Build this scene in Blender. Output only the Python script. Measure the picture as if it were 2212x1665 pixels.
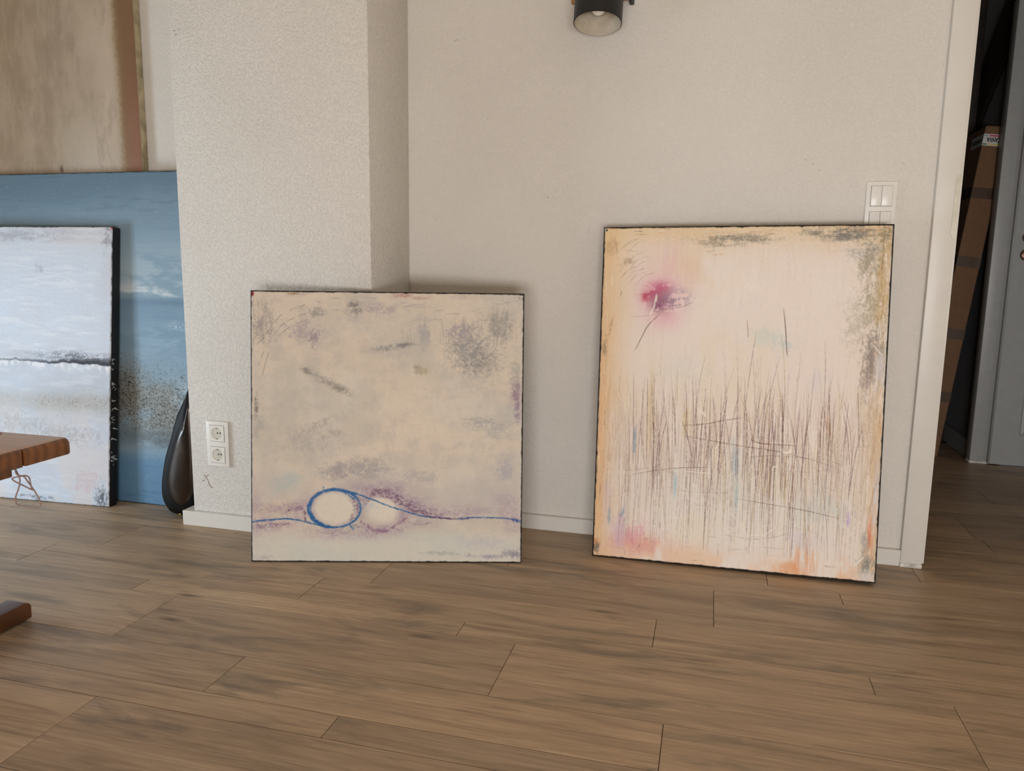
import bpy, bmesh, math, random
import numpy as np
from mathutils import Vector, Matrix
random.seed(7)
for o in list(bpy.data.objects): bpy.data.objects.remove(o)
S = bpy.context.scene
COL = S.collection

# ------------------------------------------------------------------ camera
f_px, pitch, roll, yaw = 1631.7, 0.1544, 0.01348, -0.2551
cp, sp, cy, sy = math.cos(pitch), math.sin(pitch), math.cos(yaw), math.sin(yaw)
fw = Vector((sy*cp, cy*cp, -sp)); rt = Vector((cy, -sy, 0)); up = rt.cross(fw)
r2 = rt*math.cos(roll) + up*math.sin(roll); u2 = -rt*math.sin(roll) + up*math.cos(roll)
cam = bpy.data.objects.new('camera', bpy.data.cameras.new('camera')); COL.objects.link(cam)
M = Matrix.Identity(4)
for i in range(3): M[i][0], M[i][1], M[i][2] = r2[i], u2[i], -fw[i]
M.translation = Vector((0, 0, 0.87)); cam.matrix_world = M
cam.data.sensor_fit = 'HORIZONTAL'; cam.data.sensor_width = 36; cam.data.lens = f_px/2212*36
cam.data.clip_start = .02
S.camera = cam

# ------------------------------------------------------------------ world, windows' daylight, exposure
W = bpy.data.worlds.new('world'); S.world = W; W.use_nodes = True
W.node_tree.nodes['Background'].inputs[0].default_value = (.75, .85, 1, 1)
W.node_tree.nodes['Background'].inputs[1].default_value = .6
def area(name, loc, rot, sx, sz, power, color, spread=180):
    l = bpy.data.lights.new(name, 'AREA'); l.shape = 'RECTANGLE'; l.size = sx; l.size_y = sz
    l.energy = power; l.color = color; l.spread = math.radians(spread)
    o = bpy.data.objects.new(name, l); COL.objects.link(o); o.location = loc; o.rotation_euler = rot
    return o
H = math.pi/2
# low window in the left wall (cool sky light), tall glazed door in the wall behind the camera (warmer)
area('window_light_left', (-3.26, 1.15, .46), (H, 0, -H), 0.6, .75, 19, (.66, .84, 1))
area('window_light_front', (.4, -1.96, .34), (H, 0, 0), 1.6, .60, 50, (1, .98, .985))
S.view_settings.view_transform = 'Standard'; S.view_settings.look = 'None'
S.view_settings.exposure = 0.68; S.view_settings.gamma = 1
S.view_settings.use_curve_mapping = False

# ------------------------------------------------------------------ material helpers
def lin(c):
    c = np.asarray(c, float)/255.0
    return np.where(c <= .04045, c/12.92, ((c+.055)/1.055)**2.4)
def rgba(c): return tuple(lin(c)) + (1,)
class NT:
    def __init__(s, name):
        s.m = bpy.data.materials.new(name); s.m.use_nodes = True
        s.n = s.m.node_tree.nodes; s.l = s.m.node_tree.links; s.b = s.n['Principled BSDF']
    def new(s, t, **k):
        n = s.n.new(t)
        for a, v in k.items(): setattr(n, a, v)
        return n
    def set(s, inp, v):
        if hasattr(v, 'is_output'): s.l.new(v, inp)
        else: inp.default_value = v
    def coord(s, kind='Object', scale=(1, 1, 1), offset=None):
        t = s.new('ShaderNodeTexCoord'); mp = s.new('ShaderNodeMapping')
        s.l.new(t.outputs[kind], mp.inputs[0]); mp.inputs['Scale'].default_value = scale
        if offset is not None: s.l.new(offset, mp.inputs['Location'])
        return mp.outputs[0]
    def noise(s, vec, scale=5, detail=4, rough=.5, dist=0):
        n = s.new('ShaderNodeTexNoise'); s.l.new(vec, n.inputs['Vector'])
        n.inputs['Scale'].default_value = scale; n.inputs['Detail'].default_value = detail
        n.inputs['Roughness'].default_value = rough; n.inputs['Distortion'].default_value = dist
        return n.outputs['Fac']
    def ramp(s, fac, stops):
        r = s.new('ShaderNodeValToRGB'); s.l.new(fac, r.inputs[0]); e = r.color_ramp.elements
        while len(e) < len(stops): e.new(.5)
        for k, (p, c) in enumerate(stops):
            e[k].position = p; e[k].color = c if len(c) == 4 else rgba(c)
        return r.outputs[0]
    def mix(s, fac, a, b, mode='MIX'):
        n = s.new('ShaderNodeMix', data_type='RGBA', blend_type=mode)
        s.set(n.inputs[0], fac); s.set(n.inputs[6], a); s.set(n.inputs[7], b)
        return n.outputs[2]
    def math(s, op, a, b=0.0):
        n = s.new('ShaderNodeMath', operation=op); s.set(n.inputs[0], a); s.set(n.inputs[1], b)
        return n.outputs[0]
    def bump(s, h, strength=.3, dist=.002):
        n = s.new('ShaderNodeBump'); n.inputs['Strength'].default_value = strength
        n.inputs['Distance'].default_value = dist; s.l.new(h, n.inputs['Height'])
        s.l.new(n.outputs[0], s.b.inputs['Normal']); return n
    def done(s, col, rough=.6, metal=0, spec=.5, coat=0):
        s.set(s.b.inputs['Base Color'], col); s.set(s.b.inputs['Roughness'], rough)
        s.b.inputs['Metallic'].default_value = metal; s.b.inputs['Specular IOR Level'].default_value = spec
        s.b.inputs['Coat Weight'].default_value = coat
        return s.m
BW = [(0, (0, 0, 0, 1)), (1, (1, 1, 1, 1))]
def bw(a, b): return [(a, (0, 0, 0, 1)), (b, (1, 1, 1, 1))]

def m_plaster(name, c, c2, bump=.6, dist=.0018):
    t = NT(name); v = t.coord()
    big = t.noise(v, 2.2, 3); chips = t.noise(v, 135, 3, .55, .5); fine = t.noise(v, 330, 2)
    h = t.math('ADD', t.ramp(chips, bw(.46, .72)), t.math('MULTIPLY', fine, .22))
    t.bump(h, bump, dist)
    col = t.mix(t.ramp(big, bw(.35, .7)), rgba(c), rgba(c2))
    specks = t.ramp(t.noise(v, 46, 2), [(.0, (1, 1, 1, 1)), (.205, (1, 1, 1, 1)), (.2, (.0, 0, 0, 1))])
    return t.done(col, .9, 0, .25)
def m_plain(name, c, rough=.5, metal=0, var=.06, bump=0, scale=30, spec=.5, coat=0):
    t = NT(name); v = t.coord(); n = t.noise(v, scale, 4)
    d = tuple(max(0, x*(1-var)) for x in c); l = tuple(min(255, x*(1+var)) for x in c)
    if bump: t.bump(n, bump, .001)
    return t.done(t.ramp(n, [(.3, d), (.7, l)]), rough, metal, spec, coat)
def m_wood(name, light, dark, axis=(2, 30, 30), rough=.45, coat=.0, rings=14):
    t = NT(name); v = t.coord(scale=axis)
    g = t.noise(v, 2.2, 6, .6, .8); fine = t.noise(v, 9, 4, .6)
    w = t.new('ShaderNodeTexWave', wave_type='BANDS', bands_direction='Y'); t.l.new(v, w.inputs[0])
    w.inputs['Scale'].default_value = rings/20; w.inputs['Distortion'].default_value = 5; w.inputs['Detail'].default_value = 3
    k = t.math('ADD', t.math('MULTIPLY', g, .55), t.math('MULTIPLY', w.outputs['Fac'], .3))
    k = t.math('ADD', k, t.math('MULTIPLY', fine, .2))
    t.bump(fine, .12, .001)
    return t.done(t.ramp(k, [(.3, dark), (.72, light)]), rough, 0, .5, coat)
def m_attr(name, rough=.62, bump=.25, bscale=520, spec=.35):
    t = NT(name); a = t.new('ShaderNodeVertexColor'); a.layer_name = 'paint'
    v = t.coord(); weave = t.noise(v, bscale, 3, .6); w2 = t.noise(v, 90, 4, .6)
    t.bump(t.math('ADD', weave, t.math('MULTIPLY', w2, .8)), bump*1.4, .0016)
    col = t.mix(.06, a.outputs[0], t.ramp(weave, BW), 'OVERLAY')
    return t.done(col, rough, 0, spec)
def m_floor():
    t = NT('oak_vinyl'); oi = t.new('ShaderNodeObjectInfo')
    cmb = t.new('ShaderNodeCombineXYZ')
    t.l.new(t.math('MULTIPLY', oi.outputs['Random'], 37.0), cmb.inputs[0])
    t.l.new(t.math('MULTIPLY', oi.outputs['Random'], 91.0), cmb.inputs[1])
    vb = t.coord(scale=(1.5, 12, 1), offset=cmb.outputs[0]); vg = t.coord(scale=(5, 130, 1), offset=cmb.outputs[0])
    vf = t.coord(scale=(14, 420, 1), offset=cmb.outputs[0]); vk = t.coord(scale=(2.0, 8.5, 1), offset=cmb.outputs[0])
    vs = t.coord(scale=(2.2, 34, 1), offset=cmb.outputs[0])
    broad = t.noise(vb, 1.3, 4, .55, .5); grain = t.noise(vg, 1, 5, .6, .4); fine = t.noise(vf, 1, 3, .6)
    col = t.ramp(broad, [(.30, (152, 130, 104)), (.46, (174, 149, 121)), (.62, (184, 158, 129)), (.8, (194, 168, 138))])
    st = t.noise(vs, 1, 5, .62, 1.2)
    col = t.mix(t.ramp(st, [(.54, (0, 0, 0, 1)), (.72, (.85, .85, .85, 1))]), col, rgba((134, 113, 90)))
    col = t.mix(t.ramp(st, [(.25, (.6, .6, .6, 1)), (.42, (0, 0, 0, 1))]), col, rgba((202, 178, 150)))
    stain = t.noise(vk, 1.15, 5, .6, .9)
    col = t.mix(t.ramp(stain, [(.56, (0, 0, 0, 1)), (.74, (.92, .92, .92, 1))]), col, rgba((114, 104, 88)))
    vo = t.new('ShaderNodeTexVoronoi'); t.l.new(vk, vo.inputs['Vector']); vo.inputs['Scale'].default_value = 1.15
    vo.inputs['Randomness'].default_value = 1
    dk = t.math('ADD', vo.outputs['Distance'], t.math('MULTIPLY', t.noise(vg, .6, 3), .09))
    kn = t.ramp(dk, [(.05, (.95, .95, .95, 1)), (.16, (0, 0, 0, 1))])
    col = t.mix(kn, col, rgba((96, 78, 60)))
    col = t.mix(.38, col, t.ramp(grain, [(.3, (.28, .28, .28, 1)), (.7, (.74, .74, .74, 1))]), 'OVERLAY')
    col = t.mix(.22, col, t.ramp(fine, [(.3, (.3, .3, .3, 1)), (.7, (.7, .7, .7, 1))]), 'OVERLAY')
    tone = t.ramp(oi.outputs['Random'], [(0, (.38, .38, .39, 1)), (1, (.60, .59, .57, 1))])
    col = t.mix(.6, col, tone, 'OVERLAY')
    t.bump(t.math('ADD', grain, fine), .08, .0008)
    return t.done(col, t.math('ADD', t.math('MULTIPLY', grain, .18), .36), 0, .45)

MT = dict(
    wall=m_plaster('woodchip_wall', (226, 221, 212), (221, 215, 206)),
    wallc=m_plaster('woodchip_column', (226, 221, 212), (221, 215, 206), .7, .0027),
    wall2=m_plaster('hall_wall', (150, 150, 152), (142, 142, 144), .3),  # whitish wall greyed so the hallway comes out dim
    dark_wall=m_plain('dark_hall_wall', (52, 50, 52), .9),  # dark colour cuts the bounce light in the hallway
    ceil=m_plain('ceiling_paint', (228, 212, 190), .9),
    trim=m_plain('white_lacquer', (222, 218, 209), .38, 0, .012, 0, 8),
    trim2=m_plain('hall_dimmed_lacquer', (164, 165, 162), .4, 0, .02),  # greyer copy of the white lacquer, the hallway's dimness put into its colour
    caulk=m_plain('chipped_paint', (205, 202, 192), .8, 0, .12, .5, 60),
    floor=m_floor(), sub=m_plain('joint_dark', (52, 42, 33), .9),
    black=m_plain('black_edge_paint', (16, 15, 16), .62, 0, .3, .3, 200),
    canvas_back=m_plain('raw_canvas', (190, 178, 155), .9),
    lamp=m_plain('black_powder_coat', (20, 20, 19), .5, 0, .08), lampin=m_plain('cream_shade_inside', (205, 193, 172), .6),
    bulb=m_plain('opal_glass', (240, 232, 220), .25), oak=m_wood('light_wood', (190, 140, 100), (150, 100, 66)),
    plastic=m_plain('white_plastic', (233, 230, 222), .3, 0, .01), hole=m_plain('dark_hole', (25, 23, 21), .6),
    bowl=m_plain('socket_bowl', (210, 204, 190), .35, 0, .02), metal=m_plain('steel', (170, 168, 160), .3, 1),
    strike=m_plain('strike_metal', (190, 186, 172), .42, .6, .06), brass=m_plain('brass', (214, 178, 100), .22, 1),
    bench=m_wood('oiled_pine', (136, 86, 46), (102, 60, 30), (2, 14, 14), .38, .15, 16),
    benchtop=m_wood('skylit_pine_top', (214, 186, 166), (188, 158, 136), (3, 26, 26), .5, .1, 16),  # seat top made paler to stand for sky light falling on it
    benchfoot=m_wood('dark_pine', (104, 60, 28), (66, 36, 14), (14, 2, 14), .4, .15, 16),
    cord=m_plain('pink_cord', (168, 140, 128), .8, 0, .1, .3, 300),
    bag=m_plain('black_leather', (9, 8, 8), .55, 0, .3, .4, 160, .25), bagp=None,
    card=m_plain('cardboard', (116, 86, 60), .85, 0, .05, .15, 40), tape=m_plain('brown_tape', (70, 51, 34), .3, 0, .05),
    label=m_plain('label_white', (206, 206, 202), .5), ink=m_plain('label_ink', (15, 15, 18), .5),
    mag=m_plain('label_magenta', (205, 40, 100), .5), yel=m_plain('label_yellow', (222, 196, 60), .5),
    grn=m_plain('label_green', (70, 110, 70), .5), teal=m_plain('label_teal', (110, 160, 165), .5),
    timber=m_wood('dark_timber', (46, 33, 24), (24, 17, 12), (3, 30, 30), .6),
    rose=m_plain('bronze', (96, 74, 60), .35, .8), paint=m_attr('acrylic_paint'), paint_s=m_attr('smooth_paint', .5, .12),
    rawedge=m_plain('raw_edge_with_paint', (176, 160, 128), .8, 0, .16, .3, 22),
)
def _bagp():
    t = NT('glossy_leather'); v = t.coord(); n = t.noise(v, 9, 3); t.bump(n, .25, .006)
    return t.done(t.ramp(n, [(.3, (34, 27, 23)), (.7, (62, 48, 38))]), .24, .55, .5, .3)
MT['bagp'] = _bagp()

# ------------------------------------------------------------------ object helpers
def link(name, me, mat=None, parent=None, loc=None):
    o = bpy.data.objects.new(name, me); COL.objects.link(o)
    if mat is not None and me is not None and not me.materials: me.materials.append(mat)
    if parent is not None: o.parent = parent
    if loc is not None: o.location = loc
    return o
def thing(name, label, cat, loc=(0, 0, 0), group=None):
    o = bpy.data.objects.new(name, None); COL.objects.link(o); o.location = loc; o.empty_display_size = .05
    o['label'] = label; o['category'] = cat
    if group: o['group'] = group
    return o
def tag(o, label, cat, group=None):
    o['label'] = label; o['category'] = cat
    if group: o['group'] = group
    return o
def struct(o): o['kind'] = 'structure'; return o
def bm_mesh(bm, name, smooth=False, angle=None):
    me = bpy.data.meshes.new(name); bmesh.ops.recalc_face_normals(bm, faces=bm.faces); bm.to_mesh(me); bm.free()
    if smooth:
        me.polygons.foreach_set('use_smooth', [True]*len(me.polygons))
        if angle: me.set_sharp_from_angle(angle=math.radians(angle))
    return me
def add_box(bm, x0, x1, y0, y1, z0, z1, bev=0, seg=2):
    r = bmesh.ops.create_cube(bm, size=1); vs = r['verts']
    for v in vs:
        v.co = Vector((x0 if v.co.x < 0 else x1, y0 if v.co.y < 0 else y1, z0 if v.co.z < 0 else z1))
    if bev:
        es = list({e for v in vs for e in v.link_edges})
        bmesh.ops.bevel(bm, geom=es, offset=bev, segments=seg, profile=.5, affect='EDGES')
def box(name, x0, x1, y0, y1, z0, z1, mat, parent=None, bev=0, seg=2, smooth=True):
    bm = bmesh.new(); add_box(bm, x0, x1, y0, y1, z0, z1, bev, seg)
    return link(name, bm_mesh(bm, name, smooth and bev > 0, 40), mat, parent)
def lathe(name, prof, mat, parent=None, n=48, mtx=None, close=False):
    bm = bmesh.new(); rings = []
    for r, z in prof:
        if r < 1e-6: rings.append([bm.verts.new((0, 0, z))])
        else: rings.append([bm.verts.new((r*math.cos(2*math.pi*k/n), r*math.sin(2*math.pi*k/n), z)) for k in range(n)])
    for a, b in zip(rings, rings[1:]):
        for k in range(n):
            k2 = (k+1) % n
            if len(a) == 1: bm.faces.new((a[0], b[k], b[k2]))
            elif len(b) == 1: bm.faces.new((a[k], b[0], a[k2]))
            else: bm.faces.new((a[k], b[k], b[k2], a[k2]))
    if mtx is not None: bmesh.ops.transform(bm, matrix=mtx, verts=bm.verts)
    return link(name, bm_mesh(bm, name, True, 35), mat, parent)
def tube(name, pts, r, mat, parent=None, n=10, closed=False, sub=6):
    P = [Vector(p) for p in pts]
    if sub > 1:                                   # catmull-rom
        Q = []; L = len(P); rng = range(L if closed else L-1)
        g = (lambda i: P[i % L]) if closed else (lambda i: P[max(0, min(L-1, i))])
        for i in rng:
            a, b, c, d = g(i-1), g(i), g(i+1), g(i+2)
            for k in range(sub):
                t = k/sub
                Q.append(.5*((2*b)+(c-a)*t+(2*a-5*b+4*c-d)*t*t+(3*b-a-3*c+d)*t**3))
        if not closed: Q.append(P[-1])
        P = Q
    bm = bmesh.new(); rings = []; nrm = None
    for i, p in enumerate(P):
        a = P[i-1] if (i or closed) else P[0]; b = P[(i+1) % len(P)] if (closed or i < len(P)-1) else P[-1]
        t = (b-a).normalized()
        if nrm is None: nrm = t.orthogonal().normalized()
        nrm = (nrm - t*nrm.dot(t)).normalized(); bn = t.cross(nrm)
        rings.append([bm.verts.new(p + r*(math.cos(2*math.pi*k/n)*nrm + math.sin(2*math.pi*k/n)*bn)) for k in range(n)])
    prs = list(zip(rings, rings[1:])) + ([(rings[-1], rings[0])] if closed else [])
    for a, b in prs:
        for k in range(n): bm.faces.new((a[k], a[(k+1) % n], b[(k+1) % n], b[k]))
    if not closed: bm.faces.new(rings[0][::-1]); bm.faces.new(rings[-1])
    return link(name, bm_mesh(bm, name, True), mat, parent)
def prism(name, pts, mat, parent=None, axis='y', a=0, b=1, bev=0, smooth=False):
    """extrude a polygon (pairs) along an axis from a to b"""
    bm = bmesh.new()
    mk = {'y': lambda p, t: (p[0], t, p[1]), 'x': lambda p, t: (t, p[0], p[1]), 'z': lambda p, t: (p[0], p[1], t)}[axis]
    A = [bm.verts.new(mk(p, a)) for p in pts]; B = [bm.verts.new(mk(p, b)) for p in pts]; n = len(pts)
    bm.faces.new(A); bm.faces.new(B[::-1])
    for i in range(n): bm.faces.new((A[i], B[i], B[(i+1) % n], A[(i+1) % n]))
    if bev: bmesh.ops.bevel(bm, geom=list(bm.edges), offset=bev, segments=3, affect='EDGES', profile=.5)
    return link(name, bm_mesh(bm, name, bev > 0 or smooth, 40), mat, parent)

# ------------------------------------------------------------------ room shell
YW, YP, HC = 2.402, 2.102, 2.45
XL, XR, YF = -3.2, 1.9, -1.9
DX0, DX1, DH = .648, 1.53, 2.02              # doorway in the back wall
struct(box('wall_back', XL-.15, DX0-.05, YW, YW+.14, 0, HC, MT['wall']))
struct(box('wall_back_right', DX1, XR+.15, YW, YW+.14, 0, HC, MT['wall']))
struct(box('wall_back_top', DX0-.05, DX1, YW, YW+.14, DH, HC, MT['wall']))
struct(box('wall_column', -1.650, -.988, YP, YW-.0005, 0, HC, MT['wallc'], None, .004, 2))
def wall_holes(name, axis, pos, th, lo, hi, w0, w1, z0, z1):
    bm = bmesh.new()
    for a0, a1, b0, b1 in ((lo, w0, 0, HC), (w1, hi, 0, HC), (w0, w1, 0, z0), (w0, w1, z1, HC)):
        if b1-b0 < 1e-4: continue
        if axis == 'x': add_box(bm, pos, pos+th, a0, a1, b0, b1)
        else: add_box(bm, a0, a1, pos, pos+th, b0, b1)
    return struct(link(name, bm_mesh(bm, name), MT['wall']))
wall_holes('wall_left', 'x', XL-.15, .15, YF, YW, .80, 1.50, .06, .86)
wall_holes('wall_front', 'y', YF-.15, .15, XL-.15, XR+.15, -.45, 1.25, .02, .68)
struct(box('wall_right', XR, XR+.15, YF, YW, 0, HC, MT['wall']))
struct(box('ceiling', XL-.15, 3.2, YF-.15, 6.0, HC, HC+.1, MT['ceil']))
def window(name, axis, pos, w0, w1, z0, z1):
    bm = bmesh.new(); t = .05; mid = (w0+w1)/2
    for a0, a1, b0, b1 in ((w0, w0+t, z0, z1), (w1-t, w1, z0, z1), (w0+t, w1-t, z0, z0+t), (w0+t, w1-t, z1-t, z1), (mid-.03, mid+.03, z0+t, z1-t)):
        if axis == 'x': add_box(bm, pos, pos+.04, a0, a1, b0, b1)
        else: add_box(bm, a0, a1, pos, pos+.04, b0, b1)
    return struct(link(name, bm_mesh(bm, name), MT['trim']))
window('window_1', 'x', XL-.045, .80, 1.50, .06, .86)
window('window_2', 'y', YF-.045, -.45, 1.25, .02, .68)

# floor: a dark base with every plank a piece of its own
fl = struct(box('floor', XL-.15, 3.2, YF-.15, 6.0, -.06, -.0025, MT['sub']))
PER, Y0, PL = .446, 1.1605, .9235
known = {(0, 0): -.6625, (0, 1): -.971, (0, 2): -.403, (1, 0): -.549, (1, 1): -1.015, (1, 2): -.876,
         (2, 0): .381, (2, 1): .195, (2, 2): .620, (-1, 2): -1.164}
pm = {}
def plank_mesh(w, l):
    k = (round(w, 4), round(l, 3))
    if k not in pm:
        bm = bmesh.new(); g = .0006
        add_box(bm, g, l-g, g, w-g, -.006, 0)
        es = [e for e in bm.edges if all(abs(v.co.z) < 1e-6 for v in e.verts)]
        bmesh.ops.bevel(bm, geom=es, offset=.0009, segments=1, affect='EDGES')
        me = bm_mesh(bm, 'floor_plank'); me.materials.append(MT['floor']); pm[k] = me
    return pm[k]
rp = random.Random(11)
for p in range(-2, 7):
    for r, (o0, w) in enumerate(((0, .0735), (.0735, .1475), (.221, .225))):
        y = Y0 + p*PER + o0
        if y < .2 or y > 4.6: continue
        xa, xb = (XL, XR) if y < 2.1 else (XL, 2.4)
        if y > 2.48: xa = .15
        x = known.get((p, r), rp.uniform(-.9, 0))
        while x > xa: x -= PL
        while x < xb:
            s, e = max(x, xa), min(x+PL, xb)
            if e-s > .03:
                q = link('floor_plank', plank_mesh(w, e-s), None, fl, (s, y, 0))
            x += PL
struct(box('floor_front', XL, XR, YF, Y0-2*PER-.0005, -.0024, 0, MT['floor']))

# baseboards
def base(name, pts, h=.05):
    bm = bmesh.new()
    for x0, x1, y0, y1 in pts: add_box(bm, x0, x1, y0, y1, 0, h, .0015, 1)
    return struct(link(name, bm_mesh(bm, name), MT['trim']))
base('baseboard_back', [(-.985, .588, YW-.016, YW-.0005)])
base('baseboard_column', [(-1.684, -.972, YP-.016, YP-.0005), (-1.684, -1.652, YP, YW-.001), (-.9875, -.972, YP, YW-.017)])
# door frame of the doorway: casing, set back rebate, strike plate, chipped paint at the foot
cas = struct(box('trim_1', .588, .647, YW-.018, YW-.0005, .012, 2.09, MT['trim'], None, .002))
box('rebate', .6475, .655, YW-.006, YW+.12, .012, 2.09, MT['trim'], cas, .001)
box('paint_chip', .586, .6475, YW-.022, YW-.001, 0, .0135, MT['caulk'], cas, .003)
prism('strike_plate', [(.6475, .966), (.6475, 1.140), (.642, 1.139), (.637, 1.132), (.6355, 1.12), (.6345, .985), (.636, .975), (.640, .968)],
      MT['strike'], cas, 'y', YW-.0195, YW-.0175)
struct(box('trim_2', DX1-.05, DX1+.02, YW-.018, YW-.0005, 0, 2.09, MT['trim'], None, .002))
struct(box('trim_3', .588, DX1+.02, YW-.017, YW-.0008, 2.0901, 2.16, MT['trim'], None, .002))

# ------------------------------------------------------------------ hallway
HX = 1.25
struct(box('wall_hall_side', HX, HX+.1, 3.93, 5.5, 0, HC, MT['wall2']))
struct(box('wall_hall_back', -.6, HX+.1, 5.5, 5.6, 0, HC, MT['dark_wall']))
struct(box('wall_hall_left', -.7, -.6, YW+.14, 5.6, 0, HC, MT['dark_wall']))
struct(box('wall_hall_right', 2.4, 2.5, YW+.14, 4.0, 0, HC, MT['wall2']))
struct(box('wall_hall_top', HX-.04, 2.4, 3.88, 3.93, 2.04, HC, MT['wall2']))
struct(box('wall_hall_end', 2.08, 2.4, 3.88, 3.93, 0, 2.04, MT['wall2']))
bm = bmesh.new(); add_box(bm, HX-.028, HX-.001, 3.93, 5.48, 0, .085, .003)
struct(link('baseboard_hall', bm_mesh(bm, 'b'), MT['trim2']))
t2 = struct(box('trim_4', 1.203, 1.277, 3.862, 3.929, .012, 2.04, MT['trim2'], None, .003))
box('paint_chip', 1.200, 1.278, 3.858, 3.92, 0, .0125, MT['caulk'], t2, .003)
# the white panelled door at the end of the hallway
door = struct(bpy.data.objects.new('door_1', None)); COL.objects.link(door)
bm = bmesh.new()
L0, L1, P0, P1 = 1.272, 2.072, 1.388, 1.955
yf, yb = 3.846, 3.886
for x0, x1, z0, z1 in ((L0, P0, .006, 2.02), (P1, L1, .006, 2.02), (P0, P1, .006, .144), (P0, P1, .80, .92), (P0, P1, 1.88, 2.02)):
    add_box(bm, x0, x1, yf, yb, z0, z1)
link('door_leaf', bm_mesh(bm, 'door_leaf'), MT['trim2'], door)
for z0, z1 in ((.144, .80), (.92, 1.88)):
    bm = bmesh.new()
    out = [(P0, z0), (P1, z0), (P1, z1), (P0, z1)]; prev = None
    for off, y in ((0, yf), (.008, yf+.010), (.020, yf+.006), (.030, yf+.014), (.06, yf+.014), (.085, yf+.004)):
        ring = [bm.verts.new((x+(off if x == P0 else -off), y, z+(off if z == z0 else -off))) for x, z in out]
        if prev:
            for k in range(4): bm.faces.new((prev[k], prev[(k+1) % 4], ring[(k+1) % 4], ring[k]))
        prev = ring
    bm.faces.new(prev)
    link('door_panel', bm_mesh(bm, 'door_panel'), MT['trim2'], door)
tube('edge_bead', [(L0+.004, yf-.001, .01), (L0+.004, yf-.001, 2.02)], .005, MT['trim2'], door, 8, sub=1)
RX = Matrix.Rotation(math.pi/2, 4, 'X')
def at(x, y, z): return Matrix.Translation((x, y, z)) @ RX
hd = lathe('handle_rose', [(0, .010), (.017, .010), (.021, .008), (.0225, 0)], MT['rose'], door, 32, at(1.332, yf, 1.032)); hd['label'] = 'brown metal handle rosette'
tube('handle_lever', [(1.332, yf-.008, 1.032), (1.332, yf-.045, 1.032), (1.345, yf-.052, 1.032), (1.44, yf-.052, 1.032)], .008, MT['rose'], hd, 10)
kr = lathe('key_rose', [(0, .010), (.02, .010), (.024, .008), (.0265, 0)], MT['rose'], door, 32, at(1.335, yf, .957))
# sloping stair stringer and post (dark timber)
st = prism('stair_stringer', [(3.94, 1.955), (5.2, .86), (5.2, 1.16), (3.94, 2.255)], MT['timber'], None, 'x', HX-.022, HX-.001, .002)
tag(st, 'dark brown sloping stair board on the hallway wall above the cardboard box', 'stair board')
tr = thing('stair_tread', 'dark wooden stair treads seen from below behind the hallway', 'stairs')
for k in range(4):
    yy = 3.98+k*.25; zz = 2.03-k*.217+.12
    box('tread', .85, 1.155, yy, yy+.25, zz, zz+.03, MT['timber'], tr, .002)
tag(box('timber_post', 1.166, 1.206, 4.29, 4.335, 0, HC-.001, MT['timber'], None, .004), 'dark brown upright timber post behind the cardboard box in the hallway', 'post')
# carton standing on edge, leaning on the side wall
ct = thing('cardboard_box', 'tall slim brown cardboard canvas carton leaning in the dark hallway', 'box', (.995, 3.955, 0))
ct.rotation_euler = (0, math.radians(5.9), 0)
BWd, BD, BH = .098, .31, 1.535
bm = bmesh.new(); add_box(bm, 0, BWd, 0, BD, 0, BH, .002, 1); link('carton_body', bm_mesh(bm, 'carton_body'), MT['card'], ct)
for z in (.30, .60, .935, 1.245):
    bm = bmesh.new(); add_box(bm, -.0008, BWd+.0008, -.0008, BD+.0008, z-.024, z+.024); link('tape_strip', bm_mesh(bm, 'tape_strip'), MT['tape'], ct)
box('top_flap', .004, BWd-.004, .002, BD-.002, BH, BH+.003, MT['card'], ct)
lb = box('label_sticker', -.0014, .092, -.0014, .16, 1.452, 1.503, MT['label'], ct); lb['label'] = 'white sticker wrapped around the carton corner'
def text(name, s, size, mat, parent, mtx, extr=.0004, bold=.0):
    c = bpy.data.curves.new(name, 'FONT'); c.body = s; c.size = size; c.extrude = extr; c.offset = bold; c.resolution_u = 3
    o = bpy.data.objects.new('tmp', c); COL.objects.link(o)
    dg = bpy.context.evaluated_depsgraph_get(); me = bpy.data.meshes.new_from_object(o.evaluated_get(dg))
    bpy.data.objects.remove(o); me.transform(mtx); me.materials.clear()
    return link(name, me, mat, parent)
# upside-down lettering: turned half round on the front face, and running on round the corner
Rz = Matrix.Rotation(math.pi, 4, 'Y')
tx = text('lettering', 'CANVA', .027, MT['ink'], lb, Matrix.Translation((.070, -.0016, 1.488)) @ Rz @ RX @ Matrix.Diagonal((.60, 1, 1, 1)), .0003, .0011)
text('lettering', 'S', .027, MT['ink'], lb, Matrix.Translation((-.0016, .004, 1.488)) @ Matrix.Rotation(-math.pi/2, 4, 'Z') @ Rz @ RX @ Matrix.Diagonal((.60, 1, 1, 1)), .0003, .0011)
for x0, x1, z0, z1, m in ((.022, .080, 1.493, 1.499, 'mag'), (.073, .080, 1.479, 1.493, 'mag'), (.024, .080, 1.456, 1.461, 'yel'), (.073, .080, 1.461, 1.467, 'yel'), (.0, .016, 1.456, 1.461, 'grn'), (.0, .016, 1.494, 1.498, 'teal')):
    box('label_bar', x0, x1, -.0019, -.0013, z0, z1, MT[m], lb)
for k in range(5):
    box('label_print', -.0019, -.0013, .03+k*.024, .045+k*.024, 1.466, 1.486, MT['ink'], lb)

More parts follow.
